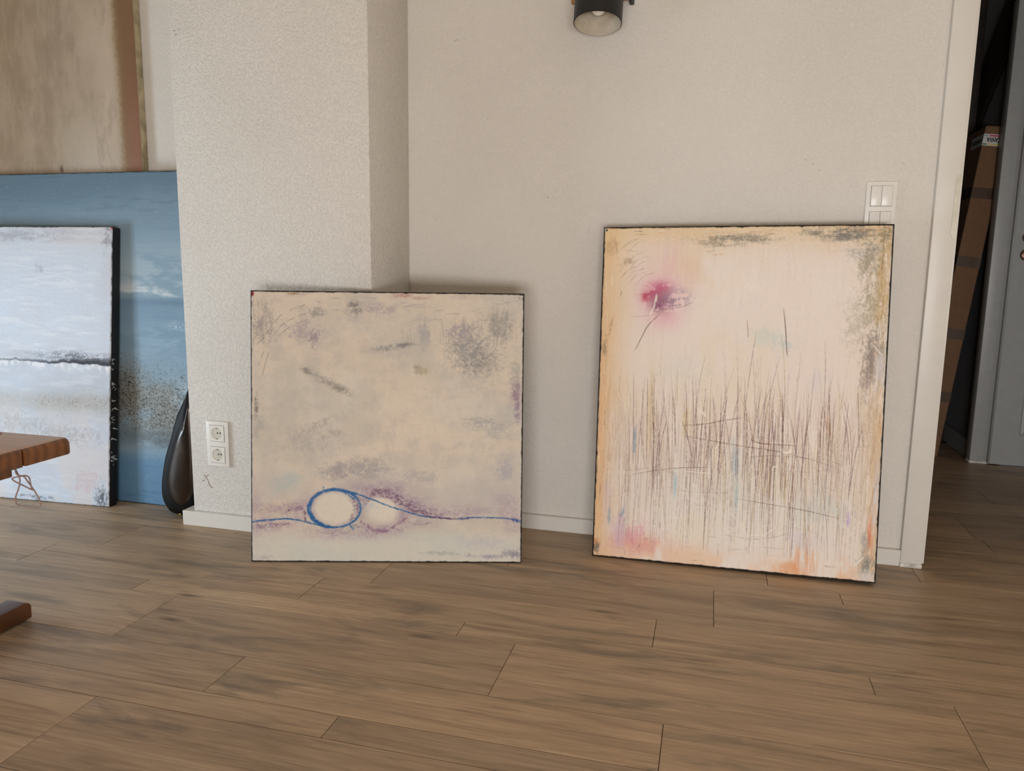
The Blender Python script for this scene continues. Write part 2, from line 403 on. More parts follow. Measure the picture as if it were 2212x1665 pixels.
# ------------------------------------------------------------------ paintings
R0 = np.random.RandomState(3)
def vnoise(ny, nx, fy, fx, rs):
    gy, gx = int(fy)+2, int(fx)+2
    g = rs.rand(gy+1, gx+1)
    y = np.linspace(0, fy, ny); x = np.linspace(0, fx, nx)
    yi = y.astype(int); xi = x.astype(int); ty = y-yi; tx_ = x-xi
    ty = (ty*ty*(3-2*ty))[:, None]; tx_ = (tx_*tx_*(3-2*tx_))[None]
    a = g[yi][:, xi]; b = g[yi][:, xi+1]; c = g[yi+1][:, xi]; d = g[yi+1][:, xi+1]
    return (a*(1-tx_)+b*tx_)*(1-ty)+(c*(1-tx_)+d*tx_)*ty
def fbm(sh, fy, fx, oc=5, rs=R0, gain=.55):
    ny, nx = sh; out = np.zeros(sh); amp = 1; tot = 0
    for k in range(oc):
        out += amp*vnoise(ny, nx, fy*2**k, fx*2**k, rs); tot += amp; amp *= gain
    out /= tot
    return (out-out.min())/(out.max()-out.min())
def sst(a, b, x):
    t = np.clip((x-a)/(b-a), 0, 1); return t*t*(3-2*t)
def grain(sh, rs):
    g = rs.rand(sh[0]+2, sh[1]+2); h = (g[:-1]+g[1:])/2; h = (h[:, :-1]+h[:, 1:])/2
    return h[:sh[0], :sh[1]]
class Art:
    dk = .85
    def __init__(s, ny, nx, base, wm, hm):
        s.ny, s.nx, s.wm, s.hm = ny, nx, wm, hm
        s.v, s.u = np.meshgrid(np.linspace(0, 1, ny), np.linspace(0, 1, nx), indexing='ij')
        s.c = np.ones((ny, nx, 3))*np.array(base, float); s.h = np.zeros((ny, nx)); s.sh = (ny, nx)
    def put(s, col, m, h=0):
        m = np.clip(m, 0, 1); s.c += (np.array(col, float)-s.c)*m[..., None]
        if h: s.h += h*m
    def blob(s, cu, cv, ru, rv, ang=0, soft=1.0):
        du, dv = (s.u-cu), (s.v-cv); ca, sa = math.cos(ang), math.sin(ang)
        a = (du*ca+dv*sa)/ru; b = (-du*sa+dv*ca)/rv
        return np.exp(-(a*a+b*b)**soft)
    def scuff(s, cu, cv, ru, rv, col, k=.6, fy=60, fx=60, th=.5, ang=0, rs=R0):
        if not hasattr(s, 'dry'): s.dry = fbm(s.sh, 190, 190, 2, np.random.RandomState(1)); s.dry2 = fbm(s.sh, 95, 95, 3, np.random.RandomState(2))
        n = .52*fbm(s.sh, fy, fx, 4, rs, .7)+.30*s.dry+.18*s.dry2
        b = s.blob(cu, cv, ru*1.1, rv*1.1, ang, .9)
        s.put(col, sst(.62, 1.04, n+.40*b-(th-.5))*np.minimum(1, b*1.5)*k*s.dk)
    def line(s, pts, w, col, k=1, jit=0, brk=None, h=0, taper=False):
        """brush line along a polyline of (u,v); w half width in u units"""
        P = np.array(pts, float); P[:, 1] *= s.hm/s.wm
        T = []                                   # catmull-rom resample
        n = len(P)
        for i in range(n-1):
            a, b, c, d = P[max(i-1, 0)], P[i], P[i+1], P[min(i+2, n-1)]
            t = np.linspace(0, 1, 10, endpoint=False)[:, None]
            T.append(.5*((2*b)+(c-a)*t+(2*a-5*b+4*c-d)*t*t+(3*b-a-3*c+d)*t**3))
        P = np.vstack(T+[P[-1:]]); n = len(P)
        if jit: P += np.cumsum(R0.randn(n, 2), 0)*0+R0.randn(n, 2)*jit
        asp = s.hm/s.wm
        for i in range(n-1):
            a, b = P[i], P[i+1]; pad = w*3
            u0, u1 = min(a[0], b[0])-pad, max(a[0], b[0])+pad; v0, v1 = (min(a[1], b[1])-pad)/asp, (max(a[1], b[1])+pad)/asp
            i0, i1 = max(0, int(u0*(s.nx-1))), min(s.nx, int(u1*(s.nx-1))+2); j0, j1 = max(0, int(v0*(s.ny-1))), min(s.ny, int(v1*(s.ny-1))+2)
            if i1 <= i0 or j1 <= j0: continue
            pu = s.u[j0:j1, i0:i1]; pv = s.v[j0:j1, i0:i1]*asp
            ab = b-a; t = np.clip(((pu-a[0])*ab[0]+(pv-a[1])*ab[1])/(ab@ab+1e-12), 0, 1)
            d = np.hypot(pu-a[0]-t*ab[0], pv-a[1]-t*ab[1])
            kk = k*(1-abs(2*i/n-1)**3*.8 if taper else 1)
            m = np.clip(1.3-d/w*.9, 0, 1)*kk
            if brk is not None: m = m*brk[j0:j1, i0:i1]
            m = np.maximum(m, 0); o = s.acc[j0:j1, i0:i1]; s.acc[j0:j1, i0:i1] = np.maximum(o, m)
    def begin(s): s.acc = np.zeros(s.sh)
    def flush(s, col, h=0): s.put(col, s.acc, h)
    def rim(s, w=.0035, col=(20, 17, 17)):
        n1 = fbm(s.sh, 60, 60, 3)
        d = np.minimum(np.minimum(s.u, 1-s.u), np.minimum(s.v, 1-s.v)*s.hm/s.wm)
        s.put(col, sst(w*1.5, w*.5, d*(.5+n1)))
    def mesh(s, name, relief=.0006):
        ny, nx = s.sh
        X = s.u*s.wm; Z = (1-s.v)*s.hm; Y = -(s.h*relief)
        edge = np.minimum(np.minimum(s.u, 1-s.u)*s.wm, np.minimum(s.v, 1-s.v)*s.hm)
        Y = np.where(edge < .004, .0015*(1-edge/.004), Y)
        co = np.stack([X, Y, Z], -1).reshape(-1, 3).astype(np.float32)
        me = bpy.data.meshes.new(name); nf = (ny-1)*(nx-1)
        me.vertices.add(ny*nx); me.vertices.foreach_set('co', co.ravel())
        i = np.arange(ny*nx).reshape(ny, nx)
        q = np.stack([i[:-1, :-1], i[1:, :-1], i[1:, 1:], i[:-1, 1:]], -1).reshape(-1, 4).astype(np.int32)
        me.loops.add(nf*4); me.loops.foreach_set('vertex_index', q.ravel())
        me.polygons.add(nf); me.polygons.foreach_set('loop_start', np.arange(0, nf*4, 4, dtype=np.int32))
        me.polygons.foreach_set('use_smooth', np.ones(nf, bool))
        at_ = me.color_attributes.new('paint', 'FLOAT_COLOR', 'POINT')
        rgb = lin(np.clip(s.c, 0, 255)); a = np.concatenate([rgb, np.ones((ny, nx, 1))], -1).astype(np.float32)
        at_.data.foreach_set('color', a.ravel())
        me.update(); me.validate(); return me

def painting(name, label, art, thick, A, ex, ez, mat, mate=None, group=None, relief=.0010, edge=None):
    """A: bottom left front corner, ex: unit direction along the bottom, ez: unit direction up the face"""
    ex = Vector(ex).normalized(); ez = Vector(ez); ez = (ez-ex*ez.dot(ex)).normalized(); ey = ez.cross(ex)
    root = thing(name, label, 'painting', A, group)
    Mx = Matrix((ex, ey, ez)).transposed()
    root.rotation_mode = 'QUATERNION'; root.rotation_quaternion = Mx.to_quaternion()
    link('painted_face', art.mesh('painted_face', relief), mat, root)
    w, h = art.wm, art.hm
    eo = box('canvas_edge', 0, w, .0015, thick-.001, 0, h, mate or MT['black'], root, .003)
    if not mate: eo['label'] = 'black painted edge of the canvas'
    bm = bmesh.new()
    for x0, x1, z0, z1 in ((.006, .05, .006, h-.006), (w-.05, w-.006, .006, h-.006), (.05, w-.05, .006, .05), (.05, w-.05, h-.05, h-.006)):
        add_box(bm, x0, x1, thick-.001, thick, z0, z1)
    b_ = link('stretcher_frame', bm_mesh(bm, 's'), MT['oak'], root)
    return root

# --- painting A: grey and cream field with blue line and circles (0.8 x 0.8 m)
def art_line():
    a = Art(600, 600, (217, 203, 184), .8, .8); rs = np.random.RandomState(21)
    n1 = fbm(a.sh, 5, 5, 6, rs); n2 = fbm(a.sh, 9, 4, 6, rs); fine = fbm(a.sh, 130, 130, 3, rs)
    br = fbm(a.sh, 90, 16, 5, rs); bv = fbm(a.sh, 14, 110, 5, rs)
    a.put((224, 208, 188), a.blob(.52, .55, .3, .2)*.9); a.put((223, 208, 190), a.blob(.06, .08, .18, .25)*.8)
    a.put((198, 191, 178), sst(.48, .7, n1)*.5); a.put((202, 194, 182), sst(.5, .75, n2)*.45)
    a.put((192, 190, 184), sst(.75, .98, a.u)*.45*sst(.3, .6, n2)); a.put((222, 212, 197), sst(.55, .8, fbm(a.sh, 6, 8, 6, rs))*.5)
    fl_ = .5*fbm(a.sh, 26, 9, 5, rs, .7)+.5*fbm(a.sh, 12, 22, 5, rs, .7)
    a.put((186, 180, 172), sst(.5, .72, fl_)*.34*sst(.75, .6, a.v)); a.put((230, 216, 198), sst(.46, .3, fl_)*.3)
    a.put((216, 213, 201), sst(.86, .93, a.v)*.75); a.put((206, 209, 200), sst(.86, .93, a.v)*sst(.45, .7, n2)*.5)
    a.put((194, 186, 182), sst(.62, .75, a.v)*sst(.83, .76, a.v)*.5*sst(.3, .7, n1+.15*fine))
    a.put((160, 152, 152), sst(.62, .8, br)*sst(.2, .02, a.v)*.35)
    for (x, y, ru, rv, c, k, fy, fx, th, an) in [
        (.24, .075, .035, .025, (150, 144, 140), .8, 70, 40, .5, .2), (.38, .06, .035, .03, (132, 126, 124), .9, 80, 60, .47, 0),
        (.47, .065, .07, .03, (160, 140, 158), .6, 50, 25, .5, 0), (.05, .12, .05, .09, (148, 143, 140), .7, 25, 90, .5, .25),
        (.2, .15, .09, .05, (165, 152, 158), .7, 40, 40, .5, 0), (.23, .18, .02, .04, (140, 124, 140), .6, 40, 40, .45, 0),
        (.5, .205, .07, .014, (146, 143, 141), .9, 60, 22, .42, -.06), (.55, .195, .05, .008, (128, 126, 126), .8, 60, 18, .42, -.1),
        (.30, .345, .10, .018, (160, 154, 148), .9, 60, 26, .45, .5), (.205, .29, .02, .012, (128, 124, 118), .8, 60, 30, .42, .4), (.33, .36, .03, .016, (150, 142, 130), .8, 60, 30, .42, .5),
        (.63, .15, .03, .06, (162, 158, 160), .7, 18, 110, .5, 0), (.8, .22, .09, .08, (150, 148, 146), .9, 130, 120, .45, 0), (.86, .26, .08, .06, (140, 137, 132), .6, 150, 150, .5, 0),
        (.91, .12, .07, .08, (146, 144, 140), .75, 16, 100, .48, 0), (.80, .13, .06, .05, (158, 152, 150), .7, 18, 90, .5, 0), (.75, .15, .05, .03, (158, 146, 160), .6, 40, 40, .5, 0),
        (.975, .36, .018, .05, (150, 124, 140), .9, 60, 60, .4, 0), (.98, .43, .015, .05, (156, 132, 150), .8, 60, 40, .42, 0), (.97, .3, .02, .06, (176, 170, 160), .8, 60, 60, .4, 0),
        (.63, .29, .035, .025, (168, 152, 110), .6, 60, 60, .5, 0), (.61, .28, .02, .02, (150, 140, 128), .7, 60, 60, .5, 0),
        (.84, .48, .09, .03, (170, 168, 164), .8, 70, 30, .5, .1), (.9, .5, .06, .05, (172, 170, 166), .6, 70, 40, .5, 0), (.25, .49, .07, .02, (174, 166, 156), .8, 60, 40, .48, -.35), (.3, .51, .04, .02, (172, 164, 156), .8, 60, 40, .48, .5),
        (.02, .42, .012, .06, (120, 114, 104), .9, 30, 80, .52, .05), (.03, .5, .02, .06, (170, 168, 160), .6, 40, 60, .45, .3), (.2, .55, .12, .06, (178, 172, 166), .6, 90, 80, .5, 0),
        (.33, .665, .09, .035, (160, 152, 156), .8, 60, 40, .45, 0), (.42, .65, .12, .04, (164, 158, 158), .7, 60, 40, .45, 0), (.13, .70, .08, .03, (184, 196, 190), .6, 40, 40, .4, -.4), (.62, .68, .08, .03, (168, 164, 168), .6, 80, 60, .5, 0),
        (.93, .65, .04, .05, (172, 168, 178), .7, 60, 60, .45, 0), (.985, .97, .02, .02, (132, 118, 132), .9, 90, 90, .45, 0), (.96, .965, .05, .02, (150, 148, 156), .8, 90, 60, .47, 0),
        (.86, .975, .1, .01, (150, 142, 168), .7, 90, 40, .48, 0), (.7, .965, .1, .01, (160, 166, 160), .6, 90, 40, .5, 0), (.85, .92, .12, .04, (196, 192, 192), .6, 50, 40, .5, 0),
        (.55, .012, .04, .01, (170, 110, 110), .7, 90, 40, .48, 0), (.62, .02, .04, .01, (176, 130, 126), .5, 90, 40, .48, 0), (.15, .01, .02, .006, (150, 122, 84), .8, 90, 60, .42, 0), (.04, .985, .05, .012, (176, 168, 172), .6, 90, 60, .48, 0),
        (.08, .8, .1, .03, (214, 196, 166), .5, 30, 30, .4, 0)]:
        a.scuff(x, y, ru, rv, c, min(1, k*1.15), fy, fx, th, an, rs)
    for cx, cy_, r_ in ((.03, .12, .13), (.04, .15, .2), (.05, .17, .25)):          # arcs of a dragged brush
        a.begin(); a.line([(cx-.01, cy_+r_*.6), (cx+.02, cy_+.05), (cx+.08, cy_-.03), (cx+.18, cy_-.075)], .0016, 0, .5, 0, sst(.42, .6, bv)); a.flush((120, 112, 104))
    for k in range(9):
        a.begin(); x = .39+k*.008; a.line([(x, .12), (x+.03, .16), (x+.055, .21)], .0018, 0, .35, 0, sst(.35, .6, fine)); a.flush((228, 218, 204), .4)
    # purple haze, then outlines
    pz = sst(.25, .75, .5*fbm(a.sh, 50, 40, 4, rs)+.5*fbm(a.sh, 200, 200, 2, rs))
    for (x, y, ru, rv, k) in [(.1, .80, .1, .016, .5), (.06, .86, .09, .022, .6), (.17, .808, .05, .03, .6), (.22, .80, .03, .05, .5), (.45, .73, .1, .03, .55), (.52, .745, .06, .035, .6), (.6, .79, .05, .03, .7),
                              (.68, .81, .09, .02, .55), (.8, .81, .12, .022, .35), (.97, .84, .05, .04, .6), (.95, .77, .05, .03, .35), (.4, .79, .018, .05, .6), (.30, .893, .1, .02, .5), (.44, .885, .06, .022, .7), (.51, .875, .05, .02, .7), (.55, .84, .02, .03, .6), (.62, .85, .05, .016, .4), (.0, .83, .06, .08, .35)]:
        a.put((150, 120, 148), a.blob(x, y, ru, rv)*pz*k*1.1); a.put((180, 164, 180), a.blob(x, y, ru*1.2, rv*1.25)*k*.22)
    th = np.arctan2((a.v-.798)/.071, (a.u-.307)/.096); rr = np.hypot((a.v-.798)/.071, (a.u-.307)/.096)
    a.put((226, 217, 200), sst(1.0, .62, rr)*.95); a.put((178, 160, 180), sst(.72, .98, rr)*sst(1.06, .98, rr)*.6*pz)
    r2_ = np.hypot((a.v-.80)/.068, (a.u-.485)/.078)
    below = a.v-(.715+(a.u-.37)*.30)
    a.put((228, 218, 202), sst(1.0, .45, r2_)*sst(-.005, .02, below)*sst(.98, 1.06, rr)*.95)
    dry = .45+.55*sst(.2, .5, fbm(a.sh, 150, 150, 2, rs)); dry2 = .12+.8*sst(.36, .68, fbm(a.sh, 170, 130, 2, rs))
    def ring(cu, cv, ru, rv, t0, t1, n=20): return [(cu+ru*math.cos(t), cv+rv*math.sin(t)) for t in np.linspace(t0, t1, n)]
    PU = (112, 78, 104)
    def pl(pts, w, k=.8, col=PU, b=None):
        a.begin(); a.line(pts, w, 0, k, .0012, dry2 if b is None else b); a.flush(col)
    for dz in (0, .008, .016): pl(ring(.478, .80+dz*.6, .078-dz, .072-dz*.5, math.radians(205), math.radians(345)), .004, .6)
    for dz in (0, .01, .02): pl([(.405, .845+dz*.3), (.44, .868+dz*.4), (.475, .88+dz*.4), (.515, .87+dz*.3), (.55, .85), (.57, .835)], .0035, .55, (132, 92, 120))
    pl([(.545, .77), (.575, .79), (.60, .805), (.64, .815)], .007, .75); pl([(.55, .75), (.59, .785), (.64, .81), (.7, .823)], .004, .6)
    pl([(.13, .812), (.15, .802), (.175, .797), (.19, .803), (.196, .82), (.198, .845)], .004, .95, (96, 62, 92)); pl([(.02, .866), (.07, .862), (.14, .858)], .003, .6); pl([(.03, .873), (.1, .87)], .003, .5)
    pl([(.37, .765), (.385, .79), (.38, .82), (.37, .84)], .009, .55); pl([(.395, .76), (.39, .80), (.395, .83)], .005, .5)
    pl([(.58, .85), (.62, .858), (.66, .85)], .0025, .6); pl([(.21, .79), (.225, .76), (.25, .735)], .005, .7, (120, 96, 140))
    for k in range(10):
        x = .42+rs.rand()*.16; y = .735+rs.rand()*.03+abs(x-.49)*.2
        pl([(x, y), (x+.03, y+.006+rs.rand()*.01)], .002, .5)
    for k in range(14):
        x = .56+rs.rand()*.12; y = .775+(x-.56)*.35+rs.rand()*.02
        pl([(x, y), (x+.025, y+.01)], .0022, .5)
    for k in range(14):
        x = .25+rs.rand()*.13; y = .864+rs.rand()*.03
        pl([(x, y), (x+.03, y-.004)], .002, .5, (108, 108, 130))
    BL = (34, 96, 158)
    def bl(pts, w, k=.95, col=BL, j=.0006):
        a.begin(); a.line(pts, w, 0, k, j, dry); a.flush(col, .6)
    bl(ring(.307, .798, .096, .071, 0, 2*math.pi, 40), .0024); bl(ring(.309, .799, .093, .069, math.radians(120), math.radians(285), 24), .0046)
    bl(ring(.306, .799, .097, .0715, math.radians(85), math.radians(190), 20), .0036); bl(ring(.307, .799, .095, .071, math.radians(-50), math.radians(75), 18), .0034, .8); bl(ring(.30, .80, .09, .068, math.radians(100), math.radians(150), 12), .006, .7)
    bl([(0, .852), (.04, .846), (.09, .842), (.135, .839), (.18, .845), (.215, .854), (.25, .862), (.285, .868)], .003)
    bl([(.30, .727), (.33, .731), (.36, .739), (.385, .745)], .005); bl([(.36, .737), (.41, .752), (.46, .771), (.51, .79), (.55, .803), (.59, .815), (.63, .826), (.66, .829)], .0026)
    bl([(.335, .735), (.36, .75), (.38, .765)], .003, .7); bl([(.265, .732), (.266, .72)], .0018); bl([(.66, .829), (.70, .832), (.735, .834)], .0026, .8, (60, 70, 120)); pl([(.64, .826), (.7, .832), (.77, .836), (.8, .834)], .003, .8, (92, 66, 100), dry)
    bl([(.76, .835), (.8, .831), (.85, .83), (.9, .83), (.95, .833), (.975, .839), (1, .842)], .0028, .9, (48, 92, 150)); bl([(.97, .838), (1, .845)], .006, .8, (60, 84, 150)); bl([(.365, .865), (.375, .875)], .004, .7)
    a.put((150, 180, 205), a.blob(.43, .79, .025, .02)*.5*dry2)
    for k in range(170):                                                             # many faint dry brush strokes
        x, y = rs.rand(), rs.rand()*.92; L = rs.uniform(.02, .09); an = rs.normal(.5 if x < .4 else -.5, .5)
        if y > .68 and .02 < x < .72: continue
        du, dv = L*math.cos(an), L*math.sin(an)*.6
        a.begin(); a.line([(x, y), (x+du*.5, y+dv*.5+rs.normal(0, .006)), (x+du, y+dv)], rs.uniform(.0012, .0045), 0, rs.uniform(.12, .34), 0, sst(.35, .7, grain(a.sh, rs)), 0, True)
        a.flush([(232, 222, 206), (170, 164, 156), (182, 172, 162), (226, 212, 192)][rs.randint(4)], .9)
    for (x0, y0, w_, h_, n_) in ((.03, .1, .1, .16, 26), (.9, .1, .09, .16, 22), (.72, .13, .06, .08, 12), (.56, .16, .06, .1, 10)):
        for k in range(n_):                                                          # vertical comb marks
            x, y = x0+(rs.rand()-.5)*w_, y0+(rs.rand()-.5)*h_
            a.begin(); a.line([(x, y), (x+rs.normal(0, .004), y+rs.uniform(.02, .06))], .0014, 0, .45, 0, sst(.35, .65, grain(a.sh, rs)), 0, True); a.flush((140, 134, 128))
    for k in range(26):                                                              # pale impasto ticks
        x, y = rs.rand(2); L = rs.uniform(.01, .04); an = rs.uniform(-.9, .3)
        if y > .7 and .15 < x < .6: continue
        a.begin(); a.line([(x, y), (x+L*math.cos(an)*.7, y+L*math.sin(an)*.5)], .0012, 0, .6); a.flush((226, 218, 206), 1.2)
    a.put((196, 192, 188), (fine > .72)*.25)
    a.put((130, 28, 36), a.blob(.006, .012, .007, .01, 0, 3)*.95); a.put((18, 18, 18), a.blob(.992, .01, .01, .014, 0, 2)*(fbm(a.sh, 90, 90, 2, rs) > .35))
    a.put((206, 200, 190), (a.u > .985)*.4)
    a.h += fbm(a.sh, 40, 26, 5, rs)*1.2 + (fine-.5)*.5
    a.rim(.0040); return a

# --- painting B: reeds (0.8 x 1.0 m)
def art_reeds():
    a = Art(780, 620, (238, 224, 211), .8, 1.0); rs = np.random.RandomState(5)
    n1 = fbm(a.sh, 6, 5, 6, rs); n2 = fbm(a.sh, 8, 10, 6, rs); fine = fbm(a.sh, 150, 130, 3, rs); hz = fbm(a.sh, 120, 14, 5, rs); vt = fbm(a.sh, 14, 120, 5, rs)
    a.put((245, 233, 222), a.blob(.6, .2, .4, .14)*.9); a.put((240, 226, 216), sst(.5, .75, n1)*.6); a.put((232, 226, 216), a.blob(.5, .8, .35, .15)*.7); a.put((236, 222, 196), sst(.55, .8, n2)*.4)
    OR = (226, 178, 124); OC = (214, 180, 128)
    a.put(OR, sst(.075, .0, a.u+(n1-.5)*.06)*.85*sst(.0, .35, vt+.15)); a.put((238, 206, 164), sst(.13, .03, a.u+(n1-.5)*.08)*.5)
    a.put((232, 202, 156), sst(.10, .0, a.v+(n2-.5)*.07)*.75); a.put((234, 206, 164), a.blob(.30, .12, .12, .07)*.6*sst(.3, .6, n2)); a.put((236, 210, 172), a.blob(.07, .15, .06, .12)*.5)
    a.put((205, 180, 136), sst(.90, 1.0, a.u+(n1-.5)*.05)*.65*sst(.3, .6, vt)); a.put((228, 182, 140), sst(.95, 1., a.u)*sst(.42, .6, a.v)*.55)
    a.put((236, 190, 150), sst(.93, 1, a.v+(n1-.5)*.06)*.55*sst(.3, .6, n2)); a.put((230, 160, 112), a.blob(.78, .965, .14, .05)*sst(.45, .7, n2)*.8); a.put((232, 150, 100), a.blob(.76, .95, .05, .05)*sst(.45, .65, vt)*.6); a.put((234, 176, 150), a.blob(.15, .95, .14, .03)*.6*sst(.35, .6, n2))
    a.put((226, 130, 88), a.blob(.972, .87, .01, .05)*.85*sst(.35, .6, vt)); a.put((226, 130, 80), a.blob(.012, .955, .012, .01)*.7); a.put((238, 196, 140), a.blob(.9, .55, .05, .1)*.0)
    for (x, y, ru, rv, c, k, fy, fx, th, an) in [
        (.47, .035, .16, .022, (128, 124, 112), .9, 120, 14, .52, 0), (.40, .05, .05, .02, (140, 132, 110), .8, 120, 18, .5, 0), (.86, .03, .09, .025, (112, 112, 108), .95, 120, 16, .46, 0), (.74, .02, .06, .015, (120, 120, 105), .8, 120, 16, .48, 0), (.97, .03, .03, .03, (128, 122, 106), .8, 80, 40, .45, 0), (.92, .07, .07, .03, (140, 142, 140), .7, 100, 24, .5, 0),
        (.93, .10, .05, .06, (150, 142, 118), .8, 60, 60, .48, 0), (.95, .22, .05, .1, (156, 146, 118), .8, 30, 120, .48, 0), (.955, .36, .04, .08, (138, 128, 116), .9, 26, 130, .45, 0), (.90, .27, .06, .1, (186, 176, 156), .6, 90, 60, .5, 0), (.975, .15, .03, .15, (196, 160, 96), .6, 30, 90, .48, 0), (.94, .42, .03, .08, (150, 132, 128), .8, 24, 130, .47, 0), (.98, .40, .02, .07, (222, 218, 220), .9, 30, 90, .42, 0), (.96, .55, .03, .12, (206, 176, 140), .6, 20, 110, .45, 0), (.985, .75, .012, .14, (224, 220, 224), .8, 20, 90, .4, 0), (.97, .96, .035, .035, (120, 126, 122), .9, 50, 90, .45, .2), (.96, .9, .02, .05, (150, 152, 150), .7, 30, 90, .46, 0), (.015, .975, .016, .02, (110, 100, 84), .9, 80, 80, .4, 0), (.02, .36, .012, .03, (140, 124, 100), .7, 60, 60, .45, 0), (.03, .06, .03, .04, (196, 160, 116), .6, 60, 60, .45, 0), (.09, .10, .05, .02, (150, 120, 90), .6, 60, 60, .55, 0),
        (.60, .32, .06, .03, (204, 216, 210), .6, 40, 40, .4, 0), (.66, .34, .03, .02, (194, 214, 212), .6, 40, 40, .4, 0), (.51, .69, .016, .06, (160, 190, 204), .6, 16, 60, .38, 0), (.52, .78, .01, .05, (160, 200, 214), .6, 16, 60, .4, 0), (.145, .62, .006, .02, (130, 166, 192), .7, 20, 30, .25, 0), (.145, .66, .005, .02, (120, 170, 200), .7, 20, 30, .3, 0), (.11, .86, .006, .02, (120, 160, 196), .8, 20, 30, .3, .3), (.06, .875, .006, .025, (130, 160, 176), .8, 20, 30, .3, 0), (.3, .76, .008, .04, (150, 190, 206), .6, 20, 40, .4, 0), (.8, .80, .1, .08, (206, 218, 214), .5, 30, 30, .45, 0), (.3, .42, .12, .06, (214, 216, 208), .4, 40, 40, .5, 0), (.9, .83, .006, .02, (190, 160, 220), .7, 20, 20, .3, 0), (.78, .44, .04, .04, (220, 214, 224), .5, 20, 30, .4, 0), (.76, .9, .1, .03, (214, 208, 220), .5, 30, 30, .45, 0),
        (.16, .93, .06, .05, (226, 150, 168), .75, 16, 60, .4, 0), (.10, .92, .03, .06, (214, 180, 206), .6, 16, 60, .42, 0), (.2, .95, .05, .03, (230, 160, 150), .6, 30, 40, .4, 0), (.05, .83, .02, .08, (230, 208, 216), .6, 20, 40, .4, 0), (.82, .56, .012, .03, (226, 170, 116), .5, 20, 40, .35, -.2), (.33, .57, .02, .05, (216, 190, 120), .6, 16, 60, .42, 0), (.2, .54, .015, .12, (214, 186, 120), .35, 10, 60, .42, 0), (.02, .66, .02, .2, (232, 176, 120), .4, 20, 40, .4, 0)]:
        a.scuff(x, y, ru, rv, c, min(1, k), fy, fx, th, an, rs)
    # magenta sun
    a.put((240, 206, 210), a.blob(.23, .19, .10, .10)*.75); a.put((232, 176, 190), a.blob(.212, .205, .055, .045)*.7); a.put((238, 190, 200), a.blob(.27, .11, .06, .06)*.35*sst(.4, .6, vt)); a.put((236, 180, 192), a.blob(.24, .27, .05, .03)*.6)
    cr = sst(.42, .62, fbm(a.sh, 110, 26, 4, rs))+sst(.45, .65, fbm(a.sh, 26, 110, 4, rs))
    a.put((196, 70, 104), a.blob(.185, .195, .035, .024)*.75*np.clip(cr, .35, 1)); a.put((200, 84, 122), a.blob(.225, .18, .032, .018)*.7*np.clip(cr, .3, 1)); a.put((138, 84, 108), a.blob(.225, .22, .045, .028)*.75*np.clip(cr-.15, 0, 1)); a.put((120, 64, 96), a.blob(.21, .237, .016, .012)*.6*np.clip(cr, 0, 1)); a.put((150, 130, 150), a.blob(.28, .21, .04, .025)*.8*np.clip(cr-.2, 0, 1)); a.put((180, 36, 70), a.blob(.163, .207, .012, .012)*.7)
    def ln(pts, w, col, k=.9, b=None, h=0, tp=True): a.begin(); a.line(pts, w, 0, k, 0, b, 0, tp); a.flush(col, h)
    bk = .5+.5*sst(.25, .55, fbm(a.sh, 130, 100, 3, rs)); bk2 = .3+.7*sst(.35, .65, fbm(a.sh, 130, 100, 3, rs))
    cols = [(112, 80, 70), (128, 92, 92), (118, 86, 100), (138, 110, 84), (178, 146, 84), (140, 124, 114), (116, 98, 90), (150, 116, 98), (166, 136, 90), (104, 70, 76)]
    for k in range(300):
        x = rs.uniform(.03, .97); v0 = np.clip(rs.normal(.52, .095), .30, .74); v1 = np.clip(v0+rs.uniform(.10, .45), 0, .95)
        lean = rs.normal(0, .018); cv = rs.normal(0, .010)
        if rs.rand() < .16: lean += rs.choice([-1, 1])*rs.uniform(.03, .06)
        pts = [(x+lean+cv, v0), (x+lean*.55+cv*.4, v0+(v1-v0)*.3), (x+lean*.2, v0+(v1-v0)*.65), (x, v1)]
        strong = rs.rand()
        ln(pts, rs.uniform(.0006, .0011), cols[rs.randint(len(cols))], (.38+.55*strong)*(.4+.6*math.exp(-((x-.55)/.35)**2)), bk if strong > .4 else bk2)
    for k in range(75):                                                              # darker band of stalks in the middle
        x = rs.uniform(.14, .93); v0 = rs.uniform(.43, .58); v1 = rs.uniform(.62, .80); l = rs.normal(0, .016)
        ln([(x+l, v0), (x+l*.4, (v0+v1)/2), (x, v1)], rs.uniform(.0009, .0015), cols[rs.choice([0, 1, 2, 6, 9])], .75, bk)
    for k in range(80):                                                              # lower faint stalks
        x = rs.uniform(.04, .96); v0 = rs.uniform(.6, .8); v1 = rs.uniform(.84, .97); l = rs.normal(0, .012)
        ln([(x+l, v0), (x, v1)], .0007, (140, 128, 122), .55, bk2)
    for k in range(28):                                                              # pale scratched stalks
        x = rs.uniform(.04, .96); v0 = rs.uniform(.4, .7); l = rs.normal(0, .03)
        ln([(x+l, v0), (x, v0+rs.uniform(.1, .3))], .0010, (248, 238, 224), .55, bk, .8)
    tint = sst(.42, .6, a.v)*sst(.9, .66, a.v)
    a.put((196, 168, 150), tint*.22*sst(.35, .65, fbm(a.sh, 10, 60, 4, rs)))
    DK = (104, 82, 74)
